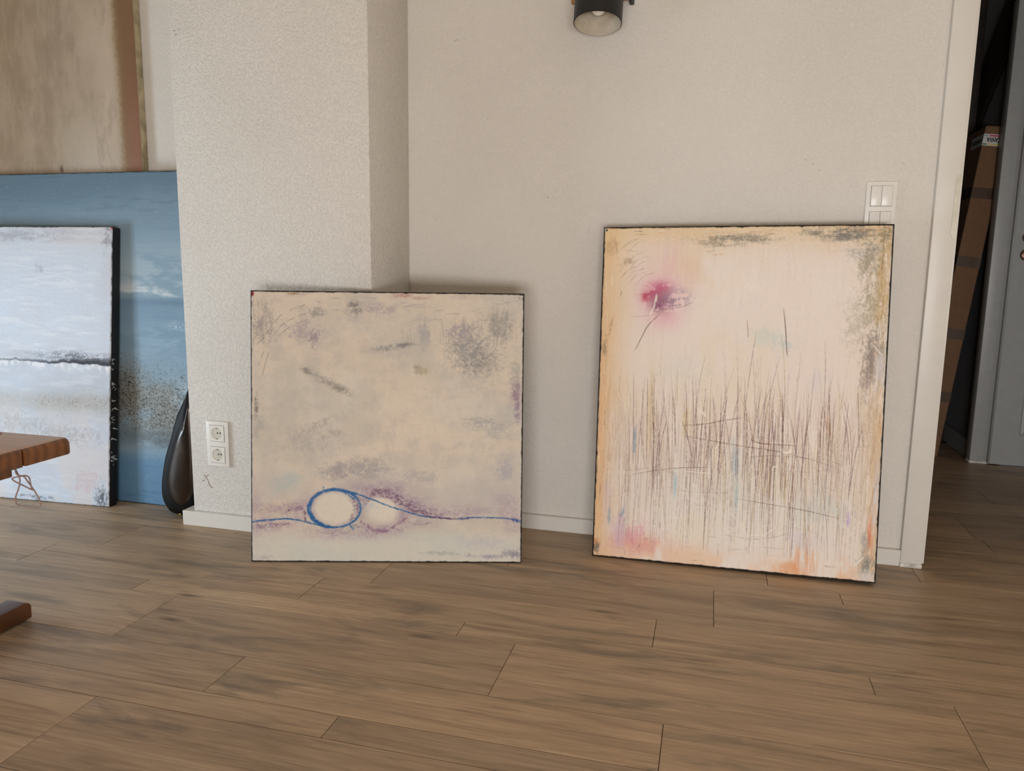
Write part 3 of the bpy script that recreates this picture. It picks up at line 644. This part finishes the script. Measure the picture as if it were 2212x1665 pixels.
    for k in range(230):                                                             # fine scratches along the borders
        side = rs.randint(4); t_ = rs.rand(); e_ = abs(rs.normal(0, .035))
        x, y = ((e_, t_), (1-e_, t_), (t_, e_), (t_, 1-e_))[side]
        vert = side < 2 or (side == 3 and rs.rand() < .7); L = rs.uniform(.015, .07)
        du, dv = (rs.normal(0, .006), L) if vert else (L, rs.normal(0, .004))
        c_ = [(150, 116, 84), (222, 160, 104), (250, 240, 224), (120, 108, 96), (206, 160, 110), (244, 226, 200)][rs.randint(6)]
        if y+dv < 1: ln([(x, y), (x+du*.5, y+dv*.5), (x+du, y+dv)], rs.uniform(.0007, .0022), c_, rs.uniform(.3, .75), bk2, .6)
    for k in range(14):
        x, y = rs.uniform(.05, .14), rs.uniform(.03, .14); ln([(x, y+.04), (x+.03, y+.012), (x+.07, y)], .0008, (150, 118, 92), .6, bk2)
    ln([(.652, .235), (.662, .29), (.668, .34), (.672, .37)], .0016, DK, .9); ln([(.225, .255), (.18, .29), (.155, .33), (.135, .365)], .0015, DK, .9, bk); ln([(.53, .27), (.537, .32)], .0013, (160, 130, 90), .8)
    ln([(.21, .24), (.24, .245), (.30, .235), (.335, .22)], .0012, (150, 120, 110), .8, bk2); ln([(.105, .265), (.16, .265), (.24, .25)], .001, (160, 140, 120), .7, bk2)
    ln([(.32, .585), (.40, .577), (.46, .565), (.53, .553)], .0016, (120, 90, 84), .9, bk); ln([(.315, .615), (.42, .625), (.52, .635), (.65, .645), (.75, .66)], .0013, (112, 92, 92), .85, bk); ln([(.56, .615), (.60, .625), (.72, .625)], .0014, (104, 84, 84), .85, bk)
    ln([(.13, .745), (.22, .725), (.33, .71), (.42, .705)], .0013, (120, 112, 92), .85, bk); ln([(.52, .79), (.64, .80), (.76, .81), (.87, .825)], .0013, (112, 100, 90), .8, bk); ln([(.48, .9), (.58, .905), (.66, .893), (.7, .88)], .0012, (150, 128, 100), .7, bk2); ln([(.55, .67), (.62, .66), (.75, .66), (.84, .68)], .0012, (120, 104, 100), .7, bk2); ln([(.66, .7), (.8, .7)], .001, (150, 130, 110), .6, bk2); ln([(.2, .76), (.35, .78), (.5, .775)], .001, (160, 140, 110), .6, bk2)
    for k in range(16):
        x, y = rs.uniform(.05, .95), rs.uniform(.6, .95); ln([(x, y), (x+rs.uniform(.04, .12), y+rs.normal(0, .012))], .0009, (140, 126, 110), .5, bk2)
    for (p, w) in [([(.20, .215), (.198, .235), (.19, .25), (.185, .262)], .003), ([(.205, .2), (.203, .22)], .004), ([(.37, .535), (.39, .545), (.40, .555)], .004), ([(.67, .645), (.69, .648), (.70, .64)], .005), ([(.66, .69), (.645, .69), (.64, .70)], .003), ([(.33, .72), (.42, .722)], .002), ([(.95, .33), (.98, .36)], .002), ([(.57, .895), (.62, .89), (.655, .87), (.665, .85)], .002), ([(.93, .955), (.945, .94), (.955, .93)], .003)]:
        ln(p, w, (250, 242, 228), .95, None, 2.0)
    for k in range(90):
        x, y = rs.rand(), .45+.55*rs.rand()
        i, j = int(x*(a.nx-3)), int(y*(a.ny-3)); a.c[j:j+2, i:i+2] = (250, 242, 230); a.h[j:j+2, i:i+2] += 1.6
    g_ = grain(a.sh, rs); a.put((206, 190, 168), sst(.62, .8, .6*g_+.4*vt)*.35); a.put((248, 238, 224), sst(.38, .2, .6*g_+.4*vt)*.4)
    a.put((230, 226, 224), a.blob(.97, .985, .04, .02)*.7); a.put((216, 208, 192), sst(.985, .995, a.u)*.4)
    a.put((220, 214, 200), a.blob(.006, .006, .008, .006, 0, 3)); a.put((30, 28, 24), a.blob(.011, .009, .004, .004, 0, 3)*.8)
    a.h += fbm(a.sh, 60, 50, 4, rs)*1.0+(fine-.5)*.7+sst(.5, .8, vt)*.5
    a.rim(.0046); return a

# --- painting C: white seascape with a dark horizon (0.8 x 1.0 m)
def art_white():
    a = Art(500, 400, (210, 219, 231), .8, 1.0); rs = np.random.RandomState(9)
    n1 = fbm(a.sh, 5, 4, 6, rs); hz = fbm(a.sh, 90, 9, 5, rs); fine = fbm(a.sh, 120, 100, 3, rs); gr = fbm(a.sh, 200, 160, 2, rs)
    a.put((206, 208, 216), sst(.45, .8, n1)*.6); a.put((232, 234, 240), sst(.5, .8, hz)*.5); a.put((226, 216, 212), sst(.4, .7, fbm(a.sh, 6, 7, 5, rs))*sst(.55, .7, a.v)*.6); a.put((226, 214, 206), a.blob(.85, .03, .25, .05)*.4)
    a.put((190, 194, 204), sst(.12, .0, a.v)*sst(.5, .7, hz)*.6); a.put((196, 198, 206), sst(.9, 1, a.u)*.35*sst(.3, .6, hz))
    y0 = .487+.012*(fbm(a.sh, 1, 14, 4, rs)-.5)
    w = .004+.026*sst(.62, .97, a.u)+.006*(fbm(a.sh, 1, 20, 3, rs))
    up_ = sst(1, 0, (y0-a.v)/(w*1.2+.004))*(a.v <= y0+.004)
    st_ = .5*fbm(a.sh, 110, 16, 4, rs, .7)+.5*grain(a.sh, rs)
    a.put((48, 48, 54), np.clip(up_*sst(.2, .62, st_+.45*(up_-.5))*sst(.004, -.001, a.v-y0)*(.55+.45*sst(.55, .75, a.u)), 0, 1)); a.put((92, 92, 98), a.blob(.80, .462, .2, .016)*.75*sst(.4, .6, st_))
    a.put((244, 244, 246), sst(.0, .006, a.v-y0)*sst(.035, .008, a.v-y0)*sst(.4, .6, fbm(a.sh, 70, 60, 3, rs))*.9, 1.2)
    band = sst(.59, .625, a.v)*sst(.675, .635, a.v)
    g_ = grain(a.sh, rs)
    a.put((136, 126, 110), band*sst(.56, .74, g_)*.9*sst(.2, .6, fbm(a.sh, 6, 8, 4, rs)+.15)); a.put((178, 170, 156), band*.4*n1); a.put((196, 192, 186), sst(.56, .63, a.v)*sst(.72, .64, a.v)*.5*n1)
    a.scuff(.75, .75, .25, .05, (176, 172, 172), .7, 90, 80, .52, 0, rs); a.scuff(.5, .72, .3, .06, (180, 176, 172), .6, 100, 80, .52, 0, rs); a.scuff(.96, .97, .04, .05, (66, 70, 80), .9, 90, 90, .5, 0, rs); a.scuff(.62, .985, .12, .01, (96, 106, 118), .9, 110, 40, .5, 0, rs); a.scuff(.97, .03, .03, .06, (130, 130, 138), .7, 90, 50, .5, 0, rs); a.scuff(.5, .03, .3, .03, (160, 164, 174), .7, 90, 20, .5, 0, rs); a.scuff(.62, .15, .03, .02, (160, 166, 176), .6, 90, 60, .5, 0, rs)
    for k in range(11):
        x = .835+k*.010; a.begin(); a.line([(x, .875+rs.rand()*.012), (x-.008, .935+rs.rand()*.02)], .0026, 0, .42, 0, sst(.3, .6, grain(a.sh, rs))); a.flush((214, 140, 148))
    for k in range(10):
        y = rs.uniform(.08, .46); x = rs.uniform(.3, .8); a.begin(); a.line([(x, y), (x+.12, y+rs.normal(0, .006)), (x+.25, y+rs.normal(0, .01))], .0013, 0, .25); a.flush((240, 242, 246), 2)
    for k in range(30):
        x, y = rs.rand(), rs.rand(); a.begin(); a.line([(x, y), (x+rs.normal(0, .012), y+rs.uniform(.01, .04))], .0012, 0, .3); a.flush((240, 242, 246), 1.6)
    a.put((150, 152, 158), sst(.80, .9, g_)*.35)
    a.h += hz*1.4+fine*1.0+n1*.6
    a.put((214, 60, 60), a.blob(.997, .004, .008, .006, 0, 2)*.6)
    a.rim(.002); return a
# --- painting D: blue sea (1.0 x 1.2 m)
def art_blue():
    a = Art(500, 420, (134, 160, 178), 1.0, 1.193); rs = np.random.RandomState(13)
    n1 = fbm(a.sh, 6, 3, 6, rs); hz = fbm(a.sh, 80, 6, 6, rs, .65); wv = fbm(a.sh, 26, 6, 6, rs, .65); g_ = grain(a.sh, rs); g2 = grain(a.sh, rs)
    a.put((100, 126, 144), sst(.20, .03, a.v+(n1-.5)*.1)*.9); a.put((88, 114, 128), sst(.55, .8, hz)*sst(.25, 0, a.v)*.7); a.put((126, 148, 164), a.blob(.5, .16, .5, .06)*.6*n1); a.put((60, 100, 122), sst(.97, 1, a.u)*sst(.3, .0, a.v)*.8)  # the last, darker teal is shade at the right edge, painted in
    a.put((164, 184, 194), a.blob(.9, .28, .5, .07)*.8*sst(.3, .6, wv)); a.put((176, 192, 200), sst(.24, .34, a.v)*sst(.375, .35, a.v)*.75*sst(.35, .65, wv)); a.put((212, 218, 220), sst(.32, .355, a.v)*sst(.374, .365, a.v+(wv-.5)*.02)*.85*sst(.45, .66, wv), 1)
    a.put((116, 146, 168), sst(.367, .378, a.v+(wv-.5)*.02)*sst(.62, .44, a.v)*.8); a.put((146, 172, 190), a.blob(.9, .5, .3, .06)*.7*sst(.4, .6, wv)); a.put((98, 126, 146), a.blob(.9, .386, .3, .010)*.6)
    sand = a.blob(.78, .70, .34, .10, .18, 1.3); sm = fbm(a.sh, 9, 6, 5, rs, .6)
    a.put((188, 202, 208), a.blob(.95, .67, .12, .05)*.8*sst(.35, .6, fbm(a.sh, 60, 30, 4, rs)))
    a.put((150, 136, 112), sand*.55*sst(.25, .6, sm)); a.put((104, 94, 80), sand*sst(.45, .7, g_)*.75*sst(.2, .6, sm+.1)); a.put((48, 46, 44), sand*sst(.58, .72, g2)*.85*sst(.1, .6, sm)); a.put((44, 44, 46), sst(.52, .62, a.v)*sst(.84, .72, a.v)*sst(.72, .8, g2)*.7)
    a.put((74, 84, 88), a.blob(.85, .795, .3, .03)*.55*sst(.3, .6, wv)); a.put((92, 132, 164), sst(.82, .88, a.v)*.9); a.put((76, 112, 144), sst(.84, .9, a.v)*sst(.5, .8, hz)*.5); a.put((156, 186, 206), a.blob(.95, .85, .1, .03)*.5)
    for k in range(110):
        x, y = rs.rand(), (rs.rand()*.16 if k % 2 else .86+rs.rand()*.13); i, j = int(x*(a.nx-2)), int(y*(a.ny-2)); a.c[j, i] = a.c[j, i]*.4+np.array((206, 214, 216))*.6
    a.begin(); a.line([(.91, .305), (.95, .312), (.99, .306)], .0035, 0, .7, 0, sst(.3, .6, g_)); a.flush((90, 106, 116))
    a.put((196, 210, 218), a.blob(.88, .455, .04, .012)*sst(.5, .65, g_)*.8)
    a.h += hz*.8+wv*.4
    a.rim(.002, (24, 34, 44)); return a
# --- painting E: large beige canvas with rusty edge (1.05 x 2.1 m)
def art_beige():
    a = Art(420, 210, (178, 162, 142), 1.05, 2.1); rs = np.random.RandomState(17)
    n1 = fbm(a.sh, 7, 5, 6, rs); dg = fbm(a.sh, 16, 12, 5, rs); fine = fbm(a.sh, 160, 90, 2, rs)
    a.put((196, 180, 160), sst(.45, .75, n1)*.6); a.put((156, 140, 120), sst(.4, .75, dg)*.5); a.put((192, 186, 178), sst(.28, .46, a.v)*.45*sst(.3, .6, n1)); a.put((206, 188, 170), a.blob(.88, .30, .06, .16)*.6); a.put((150, 126, 96), sst(.75, .45, a.u)*.25)
    e = a.u+(n1-.5)*.03+(grain(a.sh, rs)-.5)*.014; br_ = fbm(a.sh, 18, 30, 5, rs, .7)
    a.put((188, 172, 152), sst(.5, .7, br_)*.35); a.put((150, 132, 112), sst(.46, .3, br_)*.3)
    a.put((122, 88, 60), sst(.915, .945, e)*.85*sst(.5, .2, a.v*.7)); a.put((150, 106, 88), sst(.93, .97, e)*sst(.2, .4, a.v)*.7); a.put((150, 128, 92), sst(.90, .93, e)*sst(.965, .93, e)*.35)
    for k in range(16):
        x, y = rs.rand(), rs.rand()*.5; a.begin(); a.line([(x, y), (x-.03, y+.03)], .002, 0, .15); a.flush((190, 172, 150), 1)
    a.put((70, 52, 40), a.blob(.665, .425, .006, .006, -.6)*.8)
    a.h += n1*.6+dg*.5
    return a

# canvas with the blue line: leans on the column's corner, turned towards the camera
A1 = Vector((-1.277, 1.866, .0008)); 
painting('square_painting', 'square cream abstract canvas with blue line and circles leaning at the column', art_line(), .040, A1,
         Vector((.770, .219, 0)), Vector((-.0265, .0865, .795)), MT['paint'])
painting('reed_painting', 'tall cream abstract canvas with thin reeds and magenta spot below the light switch', art_reeds(), .045, Vector((-.3135, 2.203, .001)),
         Vector((.8, -.0005, .0085)), Vector((-.0135, .112, .994)), MT['paint'])
wp = painting('white_painting', 'white textured canvas with dark horizon line and black sides, left of the column', art_white(), .040, Vector((-2.054-.7990, 2.164-.039, .001)),
         Vector((.799, .039, 0)), Vector((-.004, .110, .986)), MT['paint'])
rd = random.Random(4); bm = bmesh.new()                                            # white paint runs on the black side
for k in range(26):
    z = .56-.42*rd.random()**.8; y0 = .004 if k % 3 else rd.uniform(.004, .02); L = rd.uniform(.006, .03); t_ = rd.uniform(.0012, .0035)
    pts = []
    for q in range(6):
        u_ = q/5; pts.append((y0+L*u_, z+.006*math.sin(3*u_+k)*u_, t_*(1-.6*u_)*rd.uniform(.6, 1.2)))
    up_ = [bm.verts.new((.8004+.0004, min(y, .038), zz+tt)) for y, zz, tt in pts]; lo_ = [bm.verts.new((.8004+.0004, min(y, .038), zz-tt)) for y, zz, tt in pts]
    for q in range(5): bm.faces.new((lo_[q], lo_[q+1], up_[q+1], up_[q]))
pr_ = link('paint_runs', bm_mesh(bm, 'paint_runs'), MT['label'], wp); pr_['kind'] = 'stuff'
painting('blue_painting', 'blue sea canvas with sandy specks standing behind the white canvas', art_blue(), .020, Vector((-2.705, 2.236, .001)),
         Vector((1, 0, 0)), Vector((0, .098, 1.19)), MT['paint_s'])
painting('beige_painting', 'very tall beige canvas with rusty brown right edge at the niche wall', art_beige(), .035, Vector((-3.049, 2.3655, 0)),
         Vector((1, 0, 0)), Vector((0, 0.0008, 1)), MT['paint_s'], MT['rawedge'])

# ------------------------------------------------------------------ wall lamp
LP = thing('wall_lamp', 'black cylinder wall lamp with cream inside above the canvases', 'lamp', (-.352, 2.255, 1.556))
LP.rotation_euler = (math.radians(-12), 0, 0)
ro = .0685
lathe('lamp_shade', [(ro-.0025, 0), (ro, .001), (ro, .19), (ro-.004, .196), (.0, .197)], MT['lamp'], LP, 72)
lathe('shade_lining', [(ro-.0024, .0002), (ro-.003, .004), (ro-.003, .188), (0, .189)], MT['lampin'], LP, 72)
pr = [(0, .026)]+[(.0225*math.sin(t), .0485-.0225*math.cos(t)) for t in np.linspace(.15, 2.3, 12)]+[(.012, .085), (.012, .095), (0, .096)]
bu = lathe('light_bulb', pr, MT['bulb'], LP, 32); lathe('lamp_socket', [(0, .088), (.016, .088), (.016, .187), (0, .187)], MT['lamp'], LP, 24)
box('wall_bar', -.099, .086, .112, .130, .097, .15, MT['oak'], LP, .002).matrix_parent_inverse = Matrix()
for o in LP.children:
    if o.name.startswith('wall_bar'): o.rotation_euler = (math.radians(12), 0, 0); o.location = (0, 0, 0)
e_ = box('bar_cap', .074, .087, .108, .131, .085, .152, MT['lamp'], LP, .001); e_.rotation_euler = (math.radians(12), 0, 0); e_.location = (0, 0, 0)
ar = tube('lamp_arm', [(0, .06, .15), (0, .09, .152), (0, .115, .13)], .008, MT['lamp'], LP, 10)

# small flakes and scrapes in the wallpaper
wc = bpy.data.objects['wall_column']; wb = bpy.data.objects['wall_back']
MT['flake'] = m_plain('torn_paper', (168, 146, 132), .9); MT['scrape'] = m_plain('dark_scrape', (92, 84, 76), .9)
for pts in ([(-1.605, .176), (-1.598, .168), (-1.590, .160), (-1.588, .148), (-1.580, .138), (-1.574, .132)], [(-1.612, .154), (-1.606, .158), (-1.600, .157)], [(-1.598, .168), (-1.592, .174), (-1.586, .176)]):
    tube('torn_wallpaper', [(x, YP-.0003, z) for x, z in pts], .0011, MT['flake'], wc, 5, sub=2)
for x, z, L in ((-1.634, 1.572, .006), (-1.615, 1.573, .003), (-1.628, 1.560, .007), (-1.512, 1.372, .003), (-1.35, 1.655, .004), (-1.30, 1.63, .002)):
    box('wall_scrape', x, x+L, YP-.0006, YP+.0003, z, z+.0012, MT['scrape'], wc)
for x, z, L in ((-.83, 1.578, .004), (-.822, 1.58, .003), (-.80, 1.582, .002), (-.861, 1.475, .002), (-.72, 1.335, .002), (-.52, 1.092, .005), (-.53, 1.09, .002), (-.60, 1.09, .002), (.24, 1.19, .004), (.262, 1.178, .004), (.28, 1.16, .004), (.50, 1.175, .0025)):
    box('wall_scrape', x, x+L, YW-.0006, YW+.0003, z, z+.0012, MT['scrape'], wb)

# ------------------------------------------------------------------ sockets and switches
def frame_mesh(w, h, cells, t, bevel, cw):
    """cover frame with square openings"""
    bm = bmesh.new(); add_box(bm, 0, w, -t, 0, 0, h, bevel, 3); return bm_mesh(bm, 'cover_frame', True, 50)
so = thing('wall_socket', 'white double power socket low on the column beside the canvas', 'socket', (-1.583, YP-.0003, .2105))
link('cover_frame', frame_mesh(.083, .152, 2, .0075, .003, .054), MT['plastic'], so)
for zc in (.040, .1115):
    ins = link('socket_insert', None, None, so) if 0 else None
    bm = bmesh.new(); cx = .0415; hw = .027; n = 32; r = .0198; yq = -.0092
    sq = []
    for k in range(n):
        t_ = 2*math.pi*k/n; c_, s_ = math.cos(t_), math.sin(t_); q = hw/max(abs(c_), abs(s_)); sq.append((cx+q*c_, zc+q*s_))
    o1 = [bm.verts.new((x, -.0076, z)) for x, z in sq]; o2 = [bm.verts.new((cx+(x-cx)*.975, yq, zc+(z-zc)*.975)) for x, z in sq]
    i1 = [bm.verts.new((cx+r*math.cos(2*math.pi*k/n), yq, zc+r*math.sin(2*math.pi*k/n))) for k in range(n)]
    for A_, B_ in ((o1, o2), (o2, i1)):
        for k in range(n): bm.faces.new((A_[k], A_[(k+1) % n], B_[(k+1) % n], B_[k]))
    ins = link('socket_insert', bm_mesh(bm, 'socket_insert'), MT['plastic'], so)
    bm = bmesh.new(); add_box(bm, cx-hw-.0006, cx+hw+.0006, -.0078, -.0074, zc-hw-.0006, zc+hw+.0006); link('insert_gap', bm_mesh(bm, 'g'), MT['hole'], ins)
    lathe('socket_bowl', [(0, -.0081), (r-.001, -.0081), (r, -.0092)], MT['bowl'], ins, 32, Matrix.Translation((cx, 0, zc)) @ Matrix.Rotation(-math.pi/2, 4, 'X'))
    for dx in (-.0, .0095): lathe('pin_hole', [(0, .0003), (.0026, .0003), (.0026, 0)], MT['hole'], ins, 14, Matrix.Translation((cx+.003+dx, -.0081, zc+.002)) @ RX)
    for dz in (-1, 1): box('earth_clip', cx-.003, cx+.003, -.0091, -.008, zc+dz*(r-.0018)-.0018, zc+dz*(r-.0018)+.0018, MT['metal'], ins)
sw = thing('light_switch', 'white double rocker light switch panel behind the reed canvas top', 'switch', (.411, YW-.0003, .974))
link('cover_frame', frame_mesh(.081, .152, 2, .008, .002, .055), MT['plastic'], sw)
for zc in (.0405, .1115):
    box('rocker_gap', .0120, .0690, -.0084, -.0079, zc-.0285, zc+.0285, MT['hole'], sw)
    for x0, x1 in ((.0127, .0402), (.0408, .0683)):
        box('rocker', x0, x1, -.0115, -.008, zc-.0278, zc+.0278, MT['plastic'], sw, .001)

# ------------------------------------------------------------------ bench at the left edge of the view
BX, BY = -1.555, 1.535
bn = thing('wooden_bench', 'brown wooden bench with rounded seat board, cut by left edge', 'bench', (BX-.25, 1.2, 0))
def rel(o): o.parent = bn; o.matrix_parent_inverse = Matrix.Translation(bn.location).inverted(); return o
bm = bmesh.new(); add_box(bm, BX-.55, BX, 1.395, BY, .389, .432)
es = [e for e in bm.edges if all(v.co.y > BY-.001 for v in e.verts) and (all(v.co.x > BX-.001 for v in e.verts) or all(v.co.z > .43 for v in e.verts) or all(v.co.z < .39 for v in e.verts))]
bmesh.ops.bevel(bm, geom=es+[e for e in bm.edges if all(v.co.x > BX-.001 and v.co.z > .43 for v in e.verts)], offset=.018, segments=6, affect='EDGES', profile=.5)
sb = rel(link('seat_board', bm_mesh(bm, 'seat_board', True, 40), MT['bench'])); sb.data.materials.append(MT['benchtop'])
for p_ in sb.data.polygons:
    if p_.normal.z > .8: p_.material_index = 1
bm = bmesh.new(); add_box(bm, BX-.55, BX, .80, 1.3945, .385, .434)
bmesh.ops.bevel(bm, geom=[e for e in bm.edges if all(v.co.x > BX-.001 and v.co.z > .43 for v in e.verts) or all(v.co.x > BX-.001 and v.co.z < .39 for v in e.verts) or all(v.co.y > 1.394 and v.co.x > BX-.001 for v in e.verts)], offset=.014, segments=5, affect='EDGES', profile=.5)
sf = rel(link('seat_rail', bm_mesh(bm, 'seat_rail', True, 40), MT['bench'])); sf.data.materials.append(MT['benchtop'])
for p_ in sf.data.polygons:
    if p_.normal.z > .8: p_.material_index = 1
rel(box('under_batten', BX-.16, BX-.03, .86, 1.385, .362, .3845, MT['bench'], None, .004))
fx = -1.577
rel(prism('foot_rail', [(.86, 0.004), (1.396, .004), (1.397, .035), (1.392, .043), (1.383, .047), (.86, .047)], MT['benchfoot'], None, 'x', fx-.060, fx, .003))
rel(prism('foot_rail', [(.86, 0.004), (1.396, .004), (1.397, .035), (1.392, .043), (1.383, .047), (.86, .047)], MT['benchfoot'], None, 'x', fx-.50, fx-.44, .003))
for yy in (.90, 1.31):
    for q in (0, .44): rel(box('foot_pad', fx-.05-q, fx-.012-q, yy, yy+.03, 0, .0045, MT['hole'], None))
for q in (0, .44): rel(box('leg', fx-.052-q, fx-.008-q, 1.03, 1.14, .0465, .3615 if q == 0 else .3845, MT['bench'], None, .004))
rel(box('stretcher', fx-.45, fx-.05, 1.06, 1.11, .18, .235, MT['bench'], None, .004))
c_ = thing('hanging_cord', 'thin pinkish cord knotted in a loop hanging below the bench seat', 'cord', (-1.62, 1.45, .36))
def relc(o): o.parent = c_; o.matrix_parent_inverse = Matrix.Translation(c_.location).inverted(); return o
CY = 1.452
relc(tube('cord_loop', [(x, CY-.012 if z > .35 else CY, z) for x, z in [(-1.640, .3885), (-1.641, .37), (-1.642, .337), (-1.643, .323), (-1.649, .307), (-1.657, .292), (-1.661, .28), (-1.659, .27), (-1.65, .265), (-1.625, .264), (-1.6, .264), (-1.588, .269), (-1.583, .275), (-1.586, .287), (-1.596, .304), (-1.606, .317), (-1.618, .331), (-1.628, .342), (-1.636, .351), (-1.639, .37), (-1.638, .3885)]], .0018, MT['cord'], None, 8))
relc(tube('cord_knot', [(x, CY+d, z) for (x, z), d in zip([(-1.598, .309), (-1.609, .313), (-1.618, .317), (-1.639, .318), (-1.656, .325), (-1.661, .333), (-1.656, .338), (-1.64, .341), (-1.625, .344), (-1.616, .339), (-1.613, .327), (-1.608, .312)], (0, -.003, -.004, .004, .002, -.003, -.004, .004, .003, .004, .003, .001))], .0018, MT['cord'], None, 8))
tag(tube('loose_cord', [(-1.93, 1.44, .4345), (-1.86, 1.46, .4355), (-1.80, 1.49, .4365), (-1.765, 1.50, .4365), (-1.742, 1.50, .4345), (-1.755, 1.48, .4342), (-1.80, 1.465, .4342), (-1.90, 1.42, .4345)], .0018, MT['cord'], None, 8),
    'thin pinkish cord lying on top of the bench seat', 'cord')

# ------------------------------------------------------------------ black leather bag beside the column
bg = thing('leather_bag', 'black glossy leather bag standing between blue canvas and column', 'bag', (-1.74, 2.16, 0))
def relb(o): o.parent = bg; o.matrix_parent_inverse = Matrix.Translation(bg.location).inverted(); return o
def pillow(name, pts, y0, depth, mat, steps=((1, 0), (.985, .35), (.93, .72), (.8, .93), (.5, 1.0)), back=True, cen=None):
    bm = bmesh.new(); P = [Vector(p) for p in pts]; Q = []
    L = len(P)
    for i in range(L):
        a, b, c, d = P[i-1], P[i], P[(i+1) % L], P[(i+2) % L]
        for k in range(4):
            t = k/4; Q.append(.5*((2*b)+(c-a)*t+(2*a-5*b+4*c-d)*t*t+(3*b-a-3*c+d)*t**3))
    c0 = Vector(cen) if cen else sum(Q, Vector((0, 0)))/len(Q)
    levels = [(s_, -q) for s_, q in steps]
    if back: levels = [(s_, q) for s_, q in reversed(steps[1:])] + levels
    prev = None
    for s_, q in levels:
        ring = [bm.verts.new((c0.x+(p.x-c0.x)*s_, y0+q*depth, c0.y+(p.y-c0.y)*s_)) for p in Q]
        if prev:
            n = len(ring)
            for k in range(n): bm.faces.new((prev[k], prev[(k+1) % n], ring[(k+1) % n], ring[k]))
        elif back: bm.faces.new(ring)
        prev = ring
    bm.faces.new(prev)
    return link(name, bm_mesh(bm, name, True), mat)
outl = [(-1.676, .470), (-1.694, .44), (-1.716, .402), (-1.732, .373), (-1.748, .333), (-1.761, .295), (-1.777, .253), (-1.793, .211), (-1.806, .16), (-1.815, .11), (-1.816, .064), (-1.807, .035), (-1.796, .019), (-1.786, .007), (-1.767, .002), (-1.743, .002), (-1.715, .006), (-1.700, .03), (-1.690, .06), (-1.664, .10), (-1.658, .25), (-1.658, .40)]
relb(pillow('bag_body', outl, 2.175, .040, MT['bag']))
pan = [(-1.668, .42), (-1.687, .375), (-1.71, .335), (-1.727, .295), (-1.744, .25), (-1.760, .20), (-1.772, .155), (-1.777, .115), (-1.773, .08), (-1.760, .057), (-1.740, .044), (-1.715, .046), (-1.694, .07), (-1.672, .11), (-1.665, .2), (-1.663, .33)]
relb(pillow('front_panel', pan, 2.146, .022, MT['bagp'], ((1, 0), (.96, .5), (.86, .8), (.6, 1.0)), False))
relb(tube('piping', [(x-.001, 2.141, z) for x, z in pan], .0022, MT['bag'], None, 8, True, 4))
s_ = relb(lathe('brass_stud', [(0, .006), (.003, .0055), (.0048, .0035), (.0052, 0)], MT['brass'], None, 16, Matrix.Translation((-1.781, 2.158, .0235)) @ RX))
relb(lathe('brass_stud', [(0, .005), (.003, .0045), (.0046, .003), (.005, 0)], MT['brass'], None, 16, Matrix.Translation((-1.752, 2.158, .0075)) @ RX))
